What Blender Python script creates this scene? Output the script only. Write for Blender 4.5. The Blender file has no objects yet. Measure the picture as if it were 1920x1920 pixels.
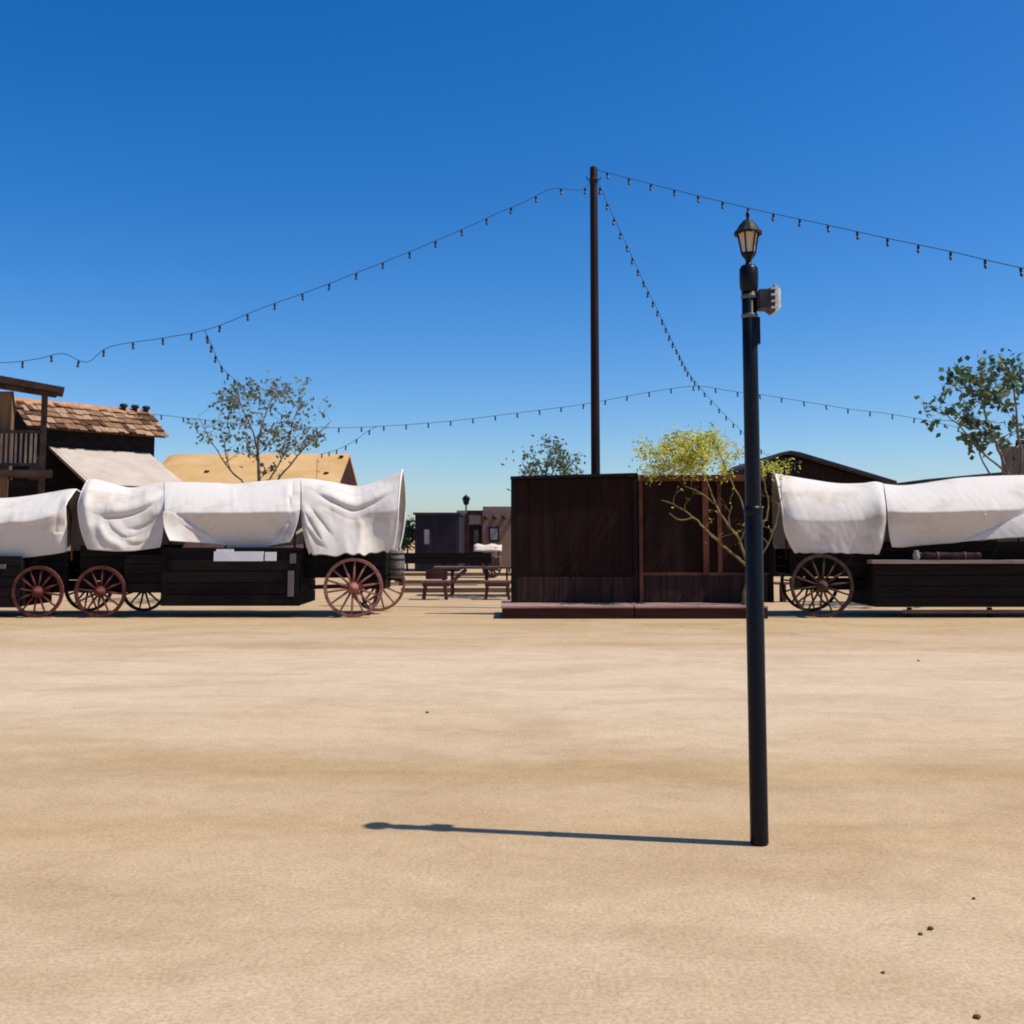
import bpy, math, random
from math import sin, cos, tan, pi, radians, sqrt, exp, atan2
from mathutils import Vector, Matrix, noise

sc = bpy.context.scene
COL = sc.collection
V3 = Vector
rnd = random.Random(7)

# ------------------------------------------------------------------ camera model
F = 2000.0           # focal length in photo pixels (photo is 1920 px wide)
PITCH = math.atan(167.0 / F)
CU, CV = 960.0, 833.0
CAMZ = 1.6
_f = V3((0, cos(PITCH), sin(PITCH)))
_u = V3((0, -sin(PITCH), cos(PITCH)))
def ray(u, v):
    return V3((1, 0, 0)) * ((u - CU) / F) + _u * (-(v - CV) / F) + _f
def P(u, v, Y):
    d = ray(u, v); t = Y / d.y
    return V3((d.x * t, Y, CAMZ + d.z * t))
def G(u, v, z=0.0):
    d = ray(u, v); t = (z - CAMZ) / d.z
    return V3((d.x * t, d.y * t, z))
def Zat(v, Y): return P(CU, v, Y).z
def Yfor(v, z):
    d = ray(CU, v); return (z - CAMZ) * d.y / d.z
def U(p):
    q = V3(p) - V3((0, 0, CAMZ)); return CU + F * q.x / q.dot(_f)

# ------------------------------------------------------------------ object helpers
ORG = {}
def tag(o, label=None, cat=None, group=None, kind=None):
    if label: o['label'] = label
    if cat: o['category'] = cat
    if group: o['group'] = group
    if kind: o['kind'] = kind
    return o
def thing(name, label, cat, loc, group=None):
    o = bpy.data.objects.new(name, None); COL.objects.link(o)
    o.empty_display_size = 0.2
    o.location = loc; ORG[o] = V3(loc)
    return tag(o, label, cat, group)
class MB:
    def __init__(s): s.v = []; s.f = []; s.m = []; s.sm = []
    def add(s, vs, fs, mi=0, smooth=False):
        b = len(s.v); s.v += [V3(p) for p in vs]
        for f in fs:
            s.f.append([b + i for i in f]); s.m.append(mi); s.sm.append(smooth)
        return s
    def hexa(s, p, mi=0):      # 8 points: bottom 0-3 (ccw from above), top 4-7
        return s.add(p, [(3, 2, 1, 0), (4, 5, 6, 7), (0, 1, 5, 4), (1, 2, 6, 5), (2, 3, 7, 6), (3, 0, 4, 7)], mi)
    def box(s, x0, x1, y0, y1, z0, z1, mi=0):
        return s.hexa([(x0, y0, z0), (x1, y0, z0), (x1, y1, z0), (x0, y1, z0),
                       (x0, y0, z1), (x1, y0, z1), (x1, y1, z1), (x0, y1, z1)], mi)
    def pbox(s, u0, u1, v0, v1, Y, d, mi=0):   # box whose front face covers photo rect at depth Y
        a = P(u0, v1, Y); b = P(u1, v0, Y)
        return s.box(a.x, b.x, Y, Y + d, a.z, b.z, mi)
    def beam(s, a, b, w, h, mi=0, up=(0, 0, 1)):
        a = V3(a); b = V3(b); d = (b - a).normalized(); up = V3(up)
        if abs(d.dot(up)) > .95: up = V3((0, 1, 0))
        x = d.cross(up).normalized() * w / 2; z = x.normalized().cross(d).normalized() * h / 2
        return s.hexa([a - x - z, a + x - z, b + x - z, b - x - z, a - x + z, a + x + z, b + x + z, b - x + z], mi)
    def tube(s, pts, rad, n=8, mi=0, cap=True):
        pts = [V3(p) for p in pts]; k = len(pts)
        if not hasattr(rad, '__len__'): rad = [rad] * k
        vs = []; fs = []; ref = V3((0, 0, 1))
        for i, p in enumerate(pts):
            d = (pts[min(i + 1, k - 1)] - pts[max(i - 1, 0)]).normalized()
            if i == 0 and abs(d.dot(ref)) > .9: ref = V3((1, 0, 0))
            x = (ref - d * ref.dot(d))
            if x.length < 1e-5: x = d.orthogonal()
            x.normalize(); y = d.cross(x); ref = x
            for j in range(n):
                a = 2 * pi * j / n
                vs.append(p + (x * cos(a) + y * sin(a)) * rad[i])
        for i in range(k - 1):
            for j in range(n):
                j2 = (j + 1) % n
                fs.append((i * n + j, i * n + j2, (i + 1) * n + j2, (i + 1) * n + j))
        s.add(vs, fs, mi, True)
        if cap:
            b = len(s.v) - len(vs)
            s.f.append([b + j for j in reversed(range(n))]); s.m.append(mi); s.sm.append(False)
            s.f.append([b + (k - 1) * n + j for j in range(n)]); s.m.append(mi); s.sm.append(False)
        return s
    def lathe(s, o, prof, n=24, mi=0, axis='Z', smooth=True, close=False, rot=0.0):
        o = V3(o); vs = []; fs = []; k = len(prof)
        for r, h in prof:
            for j in range(n):
                a = 2 * pi * j / n + rot
                if axis == 'Z': vs.append(o + V3((r * cos(a), r * sin(a), h)))
                elif axis == 'Y': vs.append(o + V3((r * cos(a), h, r * sin(a))))
                else: vs.append(o + V3((h, r * cos(a), r * sin(a))))
        for i in range(k if close else k - 1):
            i2 = (i + 1) % k
            for j in range(n):
                j2 = (j + 1) % n
                fs.append((i * n + j, i * n + j2, i2 * n + j2, i2 * n + j))
        return s.add(vs, fs, mi, smooth)
    def prismY(s, pts, y0, y1, mi=0):    # polygon in x,z extruded along y (pts listed ccw seen from the front)
        n = len(pts)
        vs = [(p[0], y0, p[1]) for p in pts] + [(p[0], y1, p[1]) for p in pts]
        fs = [tuple(range(n)), tuple(reversed(range(n, 2 * n)))]
        for i in range(n):
            j = (i + 1) % n
            fs.append((i, n + i, n + j, j))
        return s.add(vs, fs, mi)
    def build(s, name, mats, parent=None, origin=None):
        if not isinstance(mats, (list, tuple)): mats = [mats]
        po = ORG[parent] if parent else None
        if origin is None: origin = po if parent else V3((0, 0, 0))
        origin = V3(origin)
        me = bpy.data.meshes.new(name)
        me.from_pydata([tuple(p - origin) for p in s.v], [], s.f)
        for m in mats: me.materials.append(m)
        me.polygons.foreach_set('material_index', s.m)
        me.polygons.foreach_set('use_smooth', s.sm)
        me.update()
        o = bpy.data.objects.new(name, me); COL.objects.link(o)
        if parent: o.parent = parent; o.location = origin - po
        else: o.location = origin
        ORG[o] = origin
        return o

# ------------------------------------------------------------------ materials
def nm(name):
    m = bpy.data.materials.new(name); m.use_nodes = True
    nt = m.node_tree; return m, nt, nt.nodes['Principled BSDF']
def mat(name, c1, c2=None, rough=.8, scale=(4, 4, 4), detail=5, bump=.15, bscale=None, spec=.12, metal=0, bdist=.01, lo=.35, hi=.65):
    m, nt, b = nm(name)
    c2 = c2 or tuple(min(1, x * 1.25) for x in c1)
    tc = nt.nodes.new('ShaderNodeTexCoord'); mp = nt.nodes.new('ShaderNodeMapping')
    mp.inputs['Scale'].default_value = scale
    nt.links.new(tc.outputs['Object'], mp.inputs['Vector'])
    n = nt.nodes.new('ShaderNodeTexNoise'); n.inputs['Scale'].default_value = 1; n.inputs['Detail'].default_value = detail
    n.inputs['Roughness'].default_value = .62
    nt.links.new(mp.outputs[0], n.inputs['Vector'])
    r = nt.nodes.new('ShaderNodeValToRGB')
    r.color_ramp.elements[0].position = lo; r.color_ramp.elements[1].position = hi
    r.color_ramp.elements[0].color = (*c1, 1); r.color_ramp.elements[1].color = (*c2, 1)
    nt.links.new(n.outputs['Fac'], r.inputs['Fac']); nt.links.new(r.outputs[0], b.inputs['Base Color'])
    b.inputs['Roughness'].default_value = rough; b.inputs['Metallic'].default_value = metal
    b.inputs['Specular IOR Level'].default_value = spec
    if bump:
        n2 = nt.nodes.new('ShaderNodeTexNoise'); n2.inputs['Scale'].default_value = 1
        mp2 = nt.nodes.new('ShaderNodeMapping'); mp2.inputs['Scale'].default_value = bscale or tuple(3 * x for x in scale)
        nt.links.new(tc.outputs['Object'], mp2.inputs['Vector']); nt.links.new(mp2.outputs[0], n2.inputs['Vector'])
        n2.inputs['Detail'].default_value = 4
        bp = nt.nodes.new('ShaderNodeBump'); bp.inputs['Strength'].default_value = bump; bp.inputs['Distance'].default_value = bdist
        nt.links.new(n2.outputs['Fac'], bp.inputs['Height']); nt.links.new(bp.outputs[0], b.inputs['Normal'])
    return m
def leafmat(name, c1, c2, trans=.35):
    m, nt, b = nm(name)
    tc = nt.nodes.new('ShaderNodeTexCoord'); n = nt.nodes.new('ShaderNodeTexNoise'); n.inputs['Scale'].default_value = 2.3
    nt.links.new(tc.outputs['Object'], n.inputs['Vector'])
    r = nt.nodes.new('ShaderNodeValToRGB'); r.color_ramp.elements[0].position = .38; r.color_ramp.elements[1].position = .62
    r.color_ramp.elements[0].color = (*c1, 1); r.color_ramp.elements[1].color = (*c2, 1)
    nt.links.new(n.outputs['Fac'], r.inputs[0]); nt.links.new(r.outputs[0], b.inputs['Base Color'])
    b.inputs['Roughness'].default_value = .5
    t = nt.nodes.new('ShaderNodeBsdfTranslucent'); nt.links.new(r.outputs[0], t.inputs['Color'])
    mx = nt.nodes.new('ShaderNodeMixShader'); mx.inputs[0].default_value = trans
    nt.links.new(b.outputs[0], mx.inputs[1]); nt.links.new(t.outputs[0], mx.inputs[2])
    nt.links.new(mx.outputs[0], nt.nodes['Material Output'].inputs['Surface'])
    return m

M = {}
M['canvas'] = mat('canvas', (.54, .445, .345), (.68, .615, .535), rough=.92, scale=(1.5, 1.5, 2.4), detail=7, bump=.35, bscale=(11, 11, 3.5), spec=.08, bdist=.012, lo=.28, hi=.50)
M['hem'] = mat('hem', (.70, .66, .62), (.80, .77, .74), rough=.9, scale=(6, 6, 6), spec=.1)
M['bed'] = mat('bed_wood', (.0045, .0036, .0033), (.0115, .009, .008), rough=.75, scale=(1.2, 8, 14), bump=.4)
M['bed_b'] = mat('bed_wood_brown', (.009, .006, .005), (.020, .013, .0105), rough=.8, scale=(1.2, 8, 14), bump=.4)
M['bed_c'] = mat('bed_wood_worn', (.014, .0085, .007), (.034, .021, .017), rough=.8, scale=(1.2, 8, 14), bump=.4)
M['iron'] = mat('iron', (.02, .019, .02), (.05, .045, .045), rough=.6, metal=.3)
M['greywood'] = mat('weathered_wood', (.10, .085, .075), (.20, .17, .15), rough=.85, scale=(8, 8, 1.2), bump=.4)
M['ledge'] = mat('ledge_wood', (.23, .16, .125), (.36, .26, .21), rough=.85, scale=(1.0, 9, 9), bump=.4)
M['red'] = mat('red_wheel_paint', (.24, .085, .06), (.38, .17, .125), rough=.65, scale=(9, 9, 9), bump=.2)
M['darkred'] = mat('shaded_red_wheel_paint', (.075, .022, .017), (.17, .055, .038), rough=.7, scale=(9, 9, 9), bump=.2)  # dark red, darkened further to stand for unlit wheels
M['brownwheel'] = mat('brown_wheel_wood', (.05, .026, .018), (.11, .06, .042), rough=.75, scale=(9, 9, 9), bump=.2)
M['bow'] = mat('bow_wood', (.12, .045, .025), (.2, .08, .045), rough=.75, scale=(9, 9, 3))
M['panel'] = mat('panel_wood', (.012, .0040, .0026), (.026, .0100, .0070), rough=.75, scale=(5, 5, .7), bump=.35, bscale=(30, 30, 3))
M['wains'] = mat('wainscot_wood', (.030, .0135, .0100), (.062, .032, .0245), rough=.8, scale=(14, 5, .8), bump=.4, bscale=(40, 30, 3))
M['panelframe'] = mat('dark_frame_wood', (.007, .005, .005), (.016, .011, .011), rough=.75, scale=(5, 5, 2))
M['trim'] = mat('red_trim_wood', (.085, .028, .016), (.16, .058, .032), rough=.7, scale=(2, 5, 2))
M['plat'] = mat('platform_wood', (.27, .155, .12), (.42, .275, .225), rough=.75, scale=(1, 8, 8), bump=.35)
M['platfront'] = mat('platform_fascia_wood', (.038, .011, .009), (.075, .024, .019), rough=.7, scale=(1, 8, 8), bump=.35)
M['pole'] = mat('dark_pole_wood', (.012, .006, .006), (.034, .013, .011), rough=.6, scale=(12, 12, .5), bump=.4)
M['lamp'] = mat('black_lamp_paint', (.002, .0024, .0034), (.005, .006, .0085), rough=.38, scale=(30, 30, 9), bump=.12, spec=.2, bscale=(60, 60, 20), bdist=.003)
def scuff(m, col, sc_, lo, hi):
    nt = m.node_tree; b = nt.nodes['Principled BSDF']; src = b.inputs['Base Color'].links[0].from_socket
    tc = nt.nodes.new('ShaderNodeTexCoord'); mp = nt.nodes.new('ShaderNodeMapping'); mp.inputs['Scale'].default_value = sc_; nt.links.new(tc.outputs['Object'], mp.inputs[0])
    n = nt.nodes.new('ShaderNodeTexNoise'); n.inputs['Scale'].default_value = 1; n.inputs['Detail'].default_value = 6; n.inputs['Roughness'].default_value = .7; nt.links.new(mp.outputs[0], n.inputs[0])
    r = nt.nodes.new('ShaderNodeValToRGB'); r.color_ramp.elements[0].position = lo; r.color_ramp.elements[1].position = hi; nt.links.new(n.outputs['Fac'], r.inputs[0])
    x = nt.nodes.new('ShaderNodeMix'); x.data_type = 'RGBA'; nt.links.new(r.outputs[0], x.inputs[0]); nt.links.new(src, x.inputs[6]); x.inputs[7].default_value = (*col, 1); nt.links.new(x.outputs[2], b.inputs['Base Color'])
scuff(M['lamp'], (.06, .055, .05), (34, 34, 12), .66, .76)
M['lampmatt'] = mat('black_lantern_paint', (.006, .006, .007), (.014, .014, .016), rough=.6, scale=(30, 30, 30), spec=.25)
M['cable'] = mat('black_cable', (.03, .045, .08), (.05, .07, .12), rough=.8, bump=0)
M['socket'] = mat('black_socket', (.012, .012, .018), (.02, .02, .028), rough=.5, bump=0)
M['clip'] = mat('grey_metal', (.09, .10, .12), (.16, .17, .20), rough=.5, metal=.4, bump=0)
M['spk'] = mat('speaker_dark', (.035, .033, .036), (.07, .065, .068), rough=.6, scale=(30, 30, 30))
M['spkrim'] = mat('speaker_rim', (.42, .38, .36), (.62, .58, .54), rough=.6, scale=(25, 25, 25))
M['shake1'] = mat('shake_light', (.29, .165, .095), (.45, .28, .17), rough=.9, scale=(6, 6, 3), bump=.5)
M['shake2'] = mat('shake_mid', (.17, .085, .042), (.29, .16, .09), rough=.9, scale=(6, 6, 3), bump=.5)
M['shake3'] = mat('shake_dark', (.065, .03, .015), (.13, .065, .035), rough=.9, scale=(6, 6, 3), bump=.5)
M['ridge'] = mat('ridge_boards', (.36, .15, .055), (.52, .26, .12), rough=.85, scale=(3, 3, 3))
M['black'] = mat('black_wall_wood', (.008, .007, .008), (.018, .015, .016), rough=.9, scale=(2, 2, 6), bump=.4)
M['awning'] = mat('awning_cloth', (.44, .36, .285), (.52, .435, .35), rough=.95, scale=(1.5, 1.5, 1.5), spec=.1)
M['awnedge'] = mat('awning_edge', (.55, .42, .28), (.64, .5, .36), rough=.95, scale=(3, 3, 3))
M['tan'] = mat('tan_roofing', (.52, .305, .115), (.62, .395, .18), rough=.9, scale=(.7, 1.2, 1.2), bump=.3)
M['gable'] = mat('dark_red_gable', (.035, .012, .011), (.06, .022, .02), rough=.85, scale=(3, 3, 3))
M['balwall'] = mat('brown_board_wall', (.14, .075, .038), (.24, .14, .075), rough=.85, scale=(9, 9, .8), bump=.4)
M['balwood'] = mat('old_dark_wood', (.045, .027, .022), (.10, .062, .05), rough=.85, scale=(3, 3, 3), bump=.4)
M['baluster'] = mat('baluster_wood', (.24, .16, .105), (.42, .31, .22), rough=.85, scale=(8, 8, 2), bump=.3)
M['shed'] = mat('dark_shed_metal', (.020, .016, .026), (.036, .030, .044), rough=.6, scale=(2, 2, 1))
M['pane'] = mat('dusty_pane', (.20, .19, .21), (.28, .27, .29), rough=.25, scale=(2, 2, 2), bump=0, spec=.5)
M['darkpane'] = mat('dark_pane', (.03, .035, .04), (.09, .09, .1), rough=.15, scale=(2, 2, 2), bump=0, spec=.5)
M['adobe'] = mat('adobe_plaster', (.21, .125, .095), (.31, .20, .155), rough=.95, scale=(1.2, 1.2, 1.2), bump=.5, bdist=.03)
M['adobe2'] = mat('adobe_plaster_pale', (.26, .17, .125), (.36, .25, .19), rough=.95, scale=(1.2, 1.2, 1.2), bump=.5, bdist=.03)
M['door'] = mat('dark_door', (.022, .010, .009), (.045, .022, .019), rough=.7, scale=(8, 8, 1))
M['signw'] = mat('pale_signboard', (.30, .25, .22), (.42, .36, .32), rough=.8, scale=(6, 6, 6))
M['white'] = mat('white_board_paint', (.74, .72, .70), (.82, .80, .78), rough=.7, scale=(4, 4, 4), spec=.3)
M['picnic'] = mat('picnic_wood', (.055, .024, .02), (.11, .052, .045), rough=.8, scale=(2, 8, 8), bump=.3)
M['picnictop'] = mat('picnic_top_wood', (.13, .068, .058), (.22, .125, .105), rough=.8, scale=(2, 8, 8), bump=.3)
M['timber'] = mat('shadow_band_timber', (.11, .065, .045), (.2, .125, .09), rough=.9, scale=(2, 8, 8), bump=.4)
M['cream'] = mat('cream_canvas', (.58, .49, .38), (.68, .59, .47), rough=.95, scale=(4, 4, 4))
M['barn'] = mat('barn_dark_boards', (.016, .009, .008), (.032, .019, .016), rough=.85, scale=(9, 9, .8), bump=.4)
M['barnroof'] = mat('barn_roof_metal', (.03, .026, .03), (.06, .052, .058), rough=.7, scale=(3, 3, 3))
M['tower'] = mat('tower_boards', (.115, .082, .058), (.21, .16, .115), rough=.85, scale=(14, 9, .7), bump=.4)
M['bark'] = mat('grey_bark', (.14, .105, .085), (.24, .19, .16), rough=.9, scale=(12, 12, 3), bump=.4)
M['barkdk'] = mat('dark_bark', (.07, .05, .04), (.13, .10, .08), rough=.9, scale=(12, 12, 3), bump=.4)
M['barky'] = mat('yellow_green_bark', (.13, .10, .033), (.26, .19, .075), rough=.8, scale=(7, 7, 4), bump=.3)
M['leaf1'] = leafmat('leaf_grey_green', (.14, .165, .105), (.235, .255, .165), .5)
M['leaf2'] = leafmat('leaf_dark_green', (.06, .08, .06), (.12, .145, .10), .4)
M['leaf3'] = leafmat('leaf_fresh_green', (.065, .11, .03), (.13, .19, .06), .45)
M['leaf4'] = leafmat('leaf_deep_green', (.028, .058, .024), (.065, .105, .045), .35)
M['leaf5'] = leafmat('leaf_blue_green', (.08, .13, .09), (.14, .205, .14))
M['leafolive'] = leafmat('leaf_olive', (.13, .15, .05), (.20, .20, .07))
M['yel1'] = leafmat('blossom_yellow', (.78, .66, .06), (.86, .76, .14), .55)
M['yel2'] = leafmat('blossom_green_yellow', (.52, .56, .07), (.66, .68, .13), .55)
M['stone'] = mat('dark_stone', (.09, .05, .03), (.16, .09, .06), rough=.9, scale=(30, 30, 30))
M['paleitem'] = mat('faded_tin', (.25, .21, .18), (.34, .29, .25), rough=.7, scale=(9, 9, 9))
M['bag'] = mat('dark_blanket', (.020, .011, .010), (.05, .028, .025), rough=.95, scale=(9, 9, 9), bump=.4)

def glassmat(name, col, rough=.15, trans=.5):
    m, nt, b = nm(name)
    b.inputs['Base Color'].default_value = (*col, 1); b.inputs['Roughness'].default_value = rough
    b.inputs['Transmission Weight'].default_value = trans; b.inputs['IOR'].default_value = 1.3
    n = nt.nodes.new('ShaderNodeTexNoise'); n.inputs['Scale'].default_value = 30
    bp = nt.nodes.new('ShaderNodeBump'); bp.inputs['Strength'].default_value = .1
    nt.links.new(n.outputs['Fac'], bp.inputs['Height']); nt.links.new(bp.outputs[0], b.inputs['Normal'])
    return m
M['frost'] = glassmat('frosted_amber_glass', (.80, .62, .42), .5, .35)
M['bulb'] = glassmat('smoky_bulb_glass', (.06, .07, .10), .75, .25)

def sandmat():
    m, nt, b = nm('dry_sand')
    L = nt.links.new; N = nt.nodes.new
    tc = N('ShaderNodeTexCoord')
    def noi(sx, sy, detail, rough=.6, off=0, dist=0):
        mp = N('ShaderNodeMapping'); mp.inputs['Scale'].default_value = (sx, sy, 1); mp.inputs['Location'].default_value = (off, off * .7, 0)
        L(tc.outputs['Object'], mp.inputs['Vector'])
        n = N('ShaderNodeTexNoise'); n.inputs['Scale'].default_value = 1; n.inputs['Detail'].default_value = detail
        n.inputs['Roughness'].default_value = rough; n.inputs['Distortion'].default_value = dist
        L(mp.outputs[0], n.inputs['Vector']); return n.outputs['Fac']
    def ramp(f, a, c, p0, p1):
        r = N('ShaderNodeValToRGB'); r.color_ramp.elements[0].position = p0; r.color_ramp.elements[1].position = p1
        r.color_ramp.elements[0].color = (*a, 1); r.color_ramp.elements[1].color = (*c, 1); L(f, r.inputs[0]); return r.outputs[0]
    def mix(fac, a, c, mode='MIX', f=None):
        x = N('ShaderNodeMix'); x.data_type = 'RGBA'; x.blend_type = mode
        if f is None: L(fac, x.inputs[0])
        else: x.inputs[0].default_value = f
        L(a, x.inputs[6]); L(c, x.inputs[7]); return x.outputs[2]
    # pale dust worn across the street by traffic, with ragged edges
    sx = N('ShaderNodeSeparateXYZ'); L(tc.outputs['Object'], sx.inputs[0])
    n0 = N('ShaderNodeMath'); n0.operation = 'MULTIPLY_ADD'; n0.inputs[1].default_value = 6.0; L(noi(.10, .30, 5, .6, 3.1, .4), n0.inputs[0]); L(sx.outputs['Y'], n0.inputs[2])
    mr = N('ShaderNodeMapRange'); mr.inputs['From Min'].default_value = 6.0; mr.inputs['From Max'].default_value = 26.0; L(n0.outputs[0], mr.inputs['Value'])
    rr = N('ShaderNodeValToRGB'); e0 = rr.color_ramp.elements
    e0[0].position = 0; e0[0].color = (.75,) * 3 + (1,); e0[1].position = 1; e0[1].color = (.35,) * 3 + (1,)
    for p_, v_ in ((.07, .55), (.13, .25), (.19, .45), (.24, .15), (.30, .65), (.36, 1.0), (.56, .95), (.62, .45), (.70, .6), (.78, .3)):
        e_ = e0.new(p_); e_.color = (v_, v_, v_, 1)
    L(mr.outputs[0], rr.inputs[0])
    base = ramp(rr.outputs[0], (.428, .284, .142), (.566, .434, .290), 0, 1)
    patch = ramp(noi(.55, 1.2, 7, .64, 8.4, .5), (.845, .80, .745), (1.05, 1.05, 1.05), .32, .58)
    c = mix(None, base, patch, 'MULTIPLY', .85)
    foot = ramp(noi(4.5, 5.5, 5, .65, 1.7, .8), (.84, .81, .76), (1.06, 1.06, 1.05), .32, .60)
    c = mix(None, c, foot, 'MULTIPLY', .45)
    grain = ramp(noi(48, 48, 5, .8, 5.5), (.66, .62, .55), (1.16, 1.16, 1.16), .34, .60)
    c = mix(None, c, grain, 'MULTIPLY', .75)
    # sparse dark specks of gravel
    vo = N('ShaderNodeTexVoronoi'); vo.inputs['Scale'].default_value = 5.5
    L(tc.outputs['Object'], vo.inputs['Vector'])
    sp = ramp(vo.outputs['Distance'], (1, 1, 1), (0, 0, 0), .04, .075)
    sel = ramp(noi(1.1, 1.1, 2, .5, 12), (0, 0, 0), (1, 1, 1), .48, .58)
    spk = mix(None, sp, sel, 'MULTIPLY', 1.0)
    dk = N('ShaderNodeRGB'); dk.outputs[0].default_value = (.27, .17, .095, 1)
    x = N('ShaderNodeMath'); x.operation = 'MULTIPLY'; x.inputs[1].default_value = .6; L(spk, x.inputs[0])
    c = mix(x.outputs[0], c, dk.outputs[0])
    L(c, b.inputs['Base Color']); b.inputs['Roughness'].default_value = .95; b.inputs['Specular IOR Level'].default_value = .1
    b1 = N('ShaderNodeBump'); b1.inputs['Strength'].default_value = .4; b1.inputs['Distance'].default_value = .035; L(noi(3.6, 4.6, 5, .6, 1.7, .8), b1.inputs['Height'])
    b2 = N('ShaderNodeBump'); b2.inputs['Strength'].default_value = .5; b2.inputs['Distance'].default_value = .006; L(noi(45, 45, 4, .7, 5.5), b2.inputs['Height'])
    L(b1.outputs[0], b2.inputs['Normal']); L(b2.outputs[0], b.inputs['Normal'])
    return m
M['sand'] = sandmat()

# ------------------------------------------------------------------ world, sun, camera
lampB = G(1424, 1583); tipS = G(682, 1547)
lampTopZ = Zat(396, lampB.y)
toSun = V3((lampB.x - tipS.x, lampB.y - tipS.y, lampTopZ)).normalized()
SUN_EL = math.asin(toSun.z); SUN_AZ = atan2(toSun.x, toSun.y)
w = bpy.data.worlds.new('World'); sc.world = w; w.use_nodes = True
nt = w.node_tree; bg = nt.nodes['Background']
sky = nt.nodes.new('ShaderNodeTexSky'); sky.sky_type = 'NISHITA'; sky.sun_disc = False
sky.sun_elevation = SUN_EL; sky.sun_rotation = SUN_AZ
sky.altitude = 300; sky.air_density = .92; sky.dust_density = .9; sky.ozone_density = 5.2
hs = nt.nodes.new('ShaderNodeHueSaturation'); hs.inputs['Saturation'].default_value = 1.36; hs.inputs['Hue'].default_value = .506
nt.links.new(sky.outputs[0], hs.inputs['Color']); nt.links.new(hs.outputs[0], bg.inputs['Color'])
bg.inputs['Strength'].default_value = .142
sl = bpy.data.lights.new('sun', 'SUN'); sl.energy = 4.9; sl.angle = radians(.5); sl.color = (1, .955, .89)
so = bpy.data.objects.new('sun', sl); COL.objects.link(so)
so.rotation_euler = toSun.to_track_quat('Z', 'Y').to_euler(); so.location = (6, -3, 12)
cd = bpy.data.cameras.new('camera'); cam = bpy.data.objects.new('camera', cd); COL.objects.link(cam)
cam.location = (0, 0, CAMZ); cam.rotation_euler = (pi / 2 + PITCH, 0, 0)
cd.sensor_width = 36; cd.sensor_fit = 'HORIZONTAL'; cd.lens = 36 * F / 1920
cd.shift_y = -(960 - CV) / 1920; cd.clip_end = 6000; cd.clip_start = .05
sc.camera = cam
sc.view_settings.view_transform = 'Standard'; sc.view_settings.look = 'None'
sc.view_settings.exposure = 0; sc.view_settings.gamma = 1
sc.cycles.max_bounces = 6
sc.cycles.filter_width = 1.9

# ------------------------------------------------------------------ ground
g = MB(); R_ = 2500
g.add([(-R_, -200, 0), (R_, -200, 0), (R_, R_, 0), (-R_, R_, 0)], [(0, 1, 2, 3)])
tag(g.build('ground', M['sand']), kind='structure')

# loose stones seen on the open sand
STONES = [(1745, 1743, .012), (1726, 1753, .009), (1832, 1909, .011), (1656, 1825, .007), (1826, 1686, .008), (801, 1337, .014), (1722, 1240, .016)]
for k, (u, v, r) in enumerate(STONES):
    p = G(u, v); b = MB()
    vs = []; n = 8
    for i in range(5):
        a = pi * i / 4
        for j in range(n):
            t = 2 * pi * j / n; q = 1 + .25 * noise.noise(V3((i * 1.3 + k * 5, j * 1.7, k)))
            vs.append(p + V3((r * 1.2 * q * sin(a) * cos(t), r * q * sin(a) * sin(t), r * .5 + r * .62 * cos(a))))
    fs = [(i * n + j, i * n + (j + 1) % n, (i + 1) * n + (j + 1) % n, (i + 1) * n + j) for i in range(4) for j in range(n)]
    b.add(vs, fs, 0, True)
    tag(b.build('stone', M['stone'], origin=p), 'small dark brown stone lying loose on the open pale sand', 'stone', 'loose stones scattered on the sand')

# ------------------------------------------------------------------ street lamp (foreground)
LX, LY = lampB.x, lampB.y
t = thing('street_lamp', 'tall black lamp post in the foreground with a small lantern on top', 'street lamp', (LX, LY, 0))
S = LY / F * 1.015
def lz(v): return Zat(v, LY)
b = MB(); r = 14.2 * S
b.lathe((LX, LY, 0), [(r, lz(960)), (r * .985, lz(700)), (r * .97, lz(540)), (0.001, lz(540))], 28); b.build('post', M['lamp'], t)
b = MB(); r2 = 16.2 * S
b.lathe((LX, LY, 0), [(r2 * .92, 0), (r2 * 1.02, .012), (r2, .05), (r2, lz(960)), (r2 * .9, lz(955)), (r * .9, lz(953))], 28); b.build('sleeve', M['lamp'], t)
b = MB(); b.lathe((LX, LY, 0), [(r2 * 1.0, lz(966)), (r2 * 1.08, lz(962)), (r2 * 1.08, lz(954)), (r2 * .95, lz(950)), (r, lz(949))], 28); b.build('collar', M['lamp'], t)
b = MB()
b.lathe((LX, LY, 0), [(14 * S, lz(548)), (17 * S, lz(540)), (17.6 * S, lz(522)), (17.2 * S, lz(504)), (13 * S, lz(498)), (6.2 * S, lz(496)), (5.4 * S, lz(492)), (5.6 * S, lz(488))], 20)
b.build('post_head', M['lamp'], t)
b = MB()   # cup under the glass and six slim glazing bars
b.lathe((LX, LY, 0), [(5.6 * S, lz(488)), (9 * S, lz(484)), (13.2 * S, lz(479)), (13.4 * S, lz(474)), (11.5 * S, lz(474))], 6, smooth=False)
for j in range(6):
    a = 2 * pi * j / 6
    b.beam((LX + 12.6 * S * cos(a), LY + 12.6 * S * sin(a), lz(476)), (LX + 20 * S * cos(a), LY + 20 * S * sin(a), lz(437)), 2.6 * S, 2.6 * S)
lan = b.build('lantern', M['lamp'], t)
b = MB(); b.lathe((LX, LY, 0), [(11.4 * S, lz(475)), (18.2 * S, lz(438)), (.001, lz(438))], 6, smooth=False); b.build('glass', M['frost'], lan)
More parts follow.
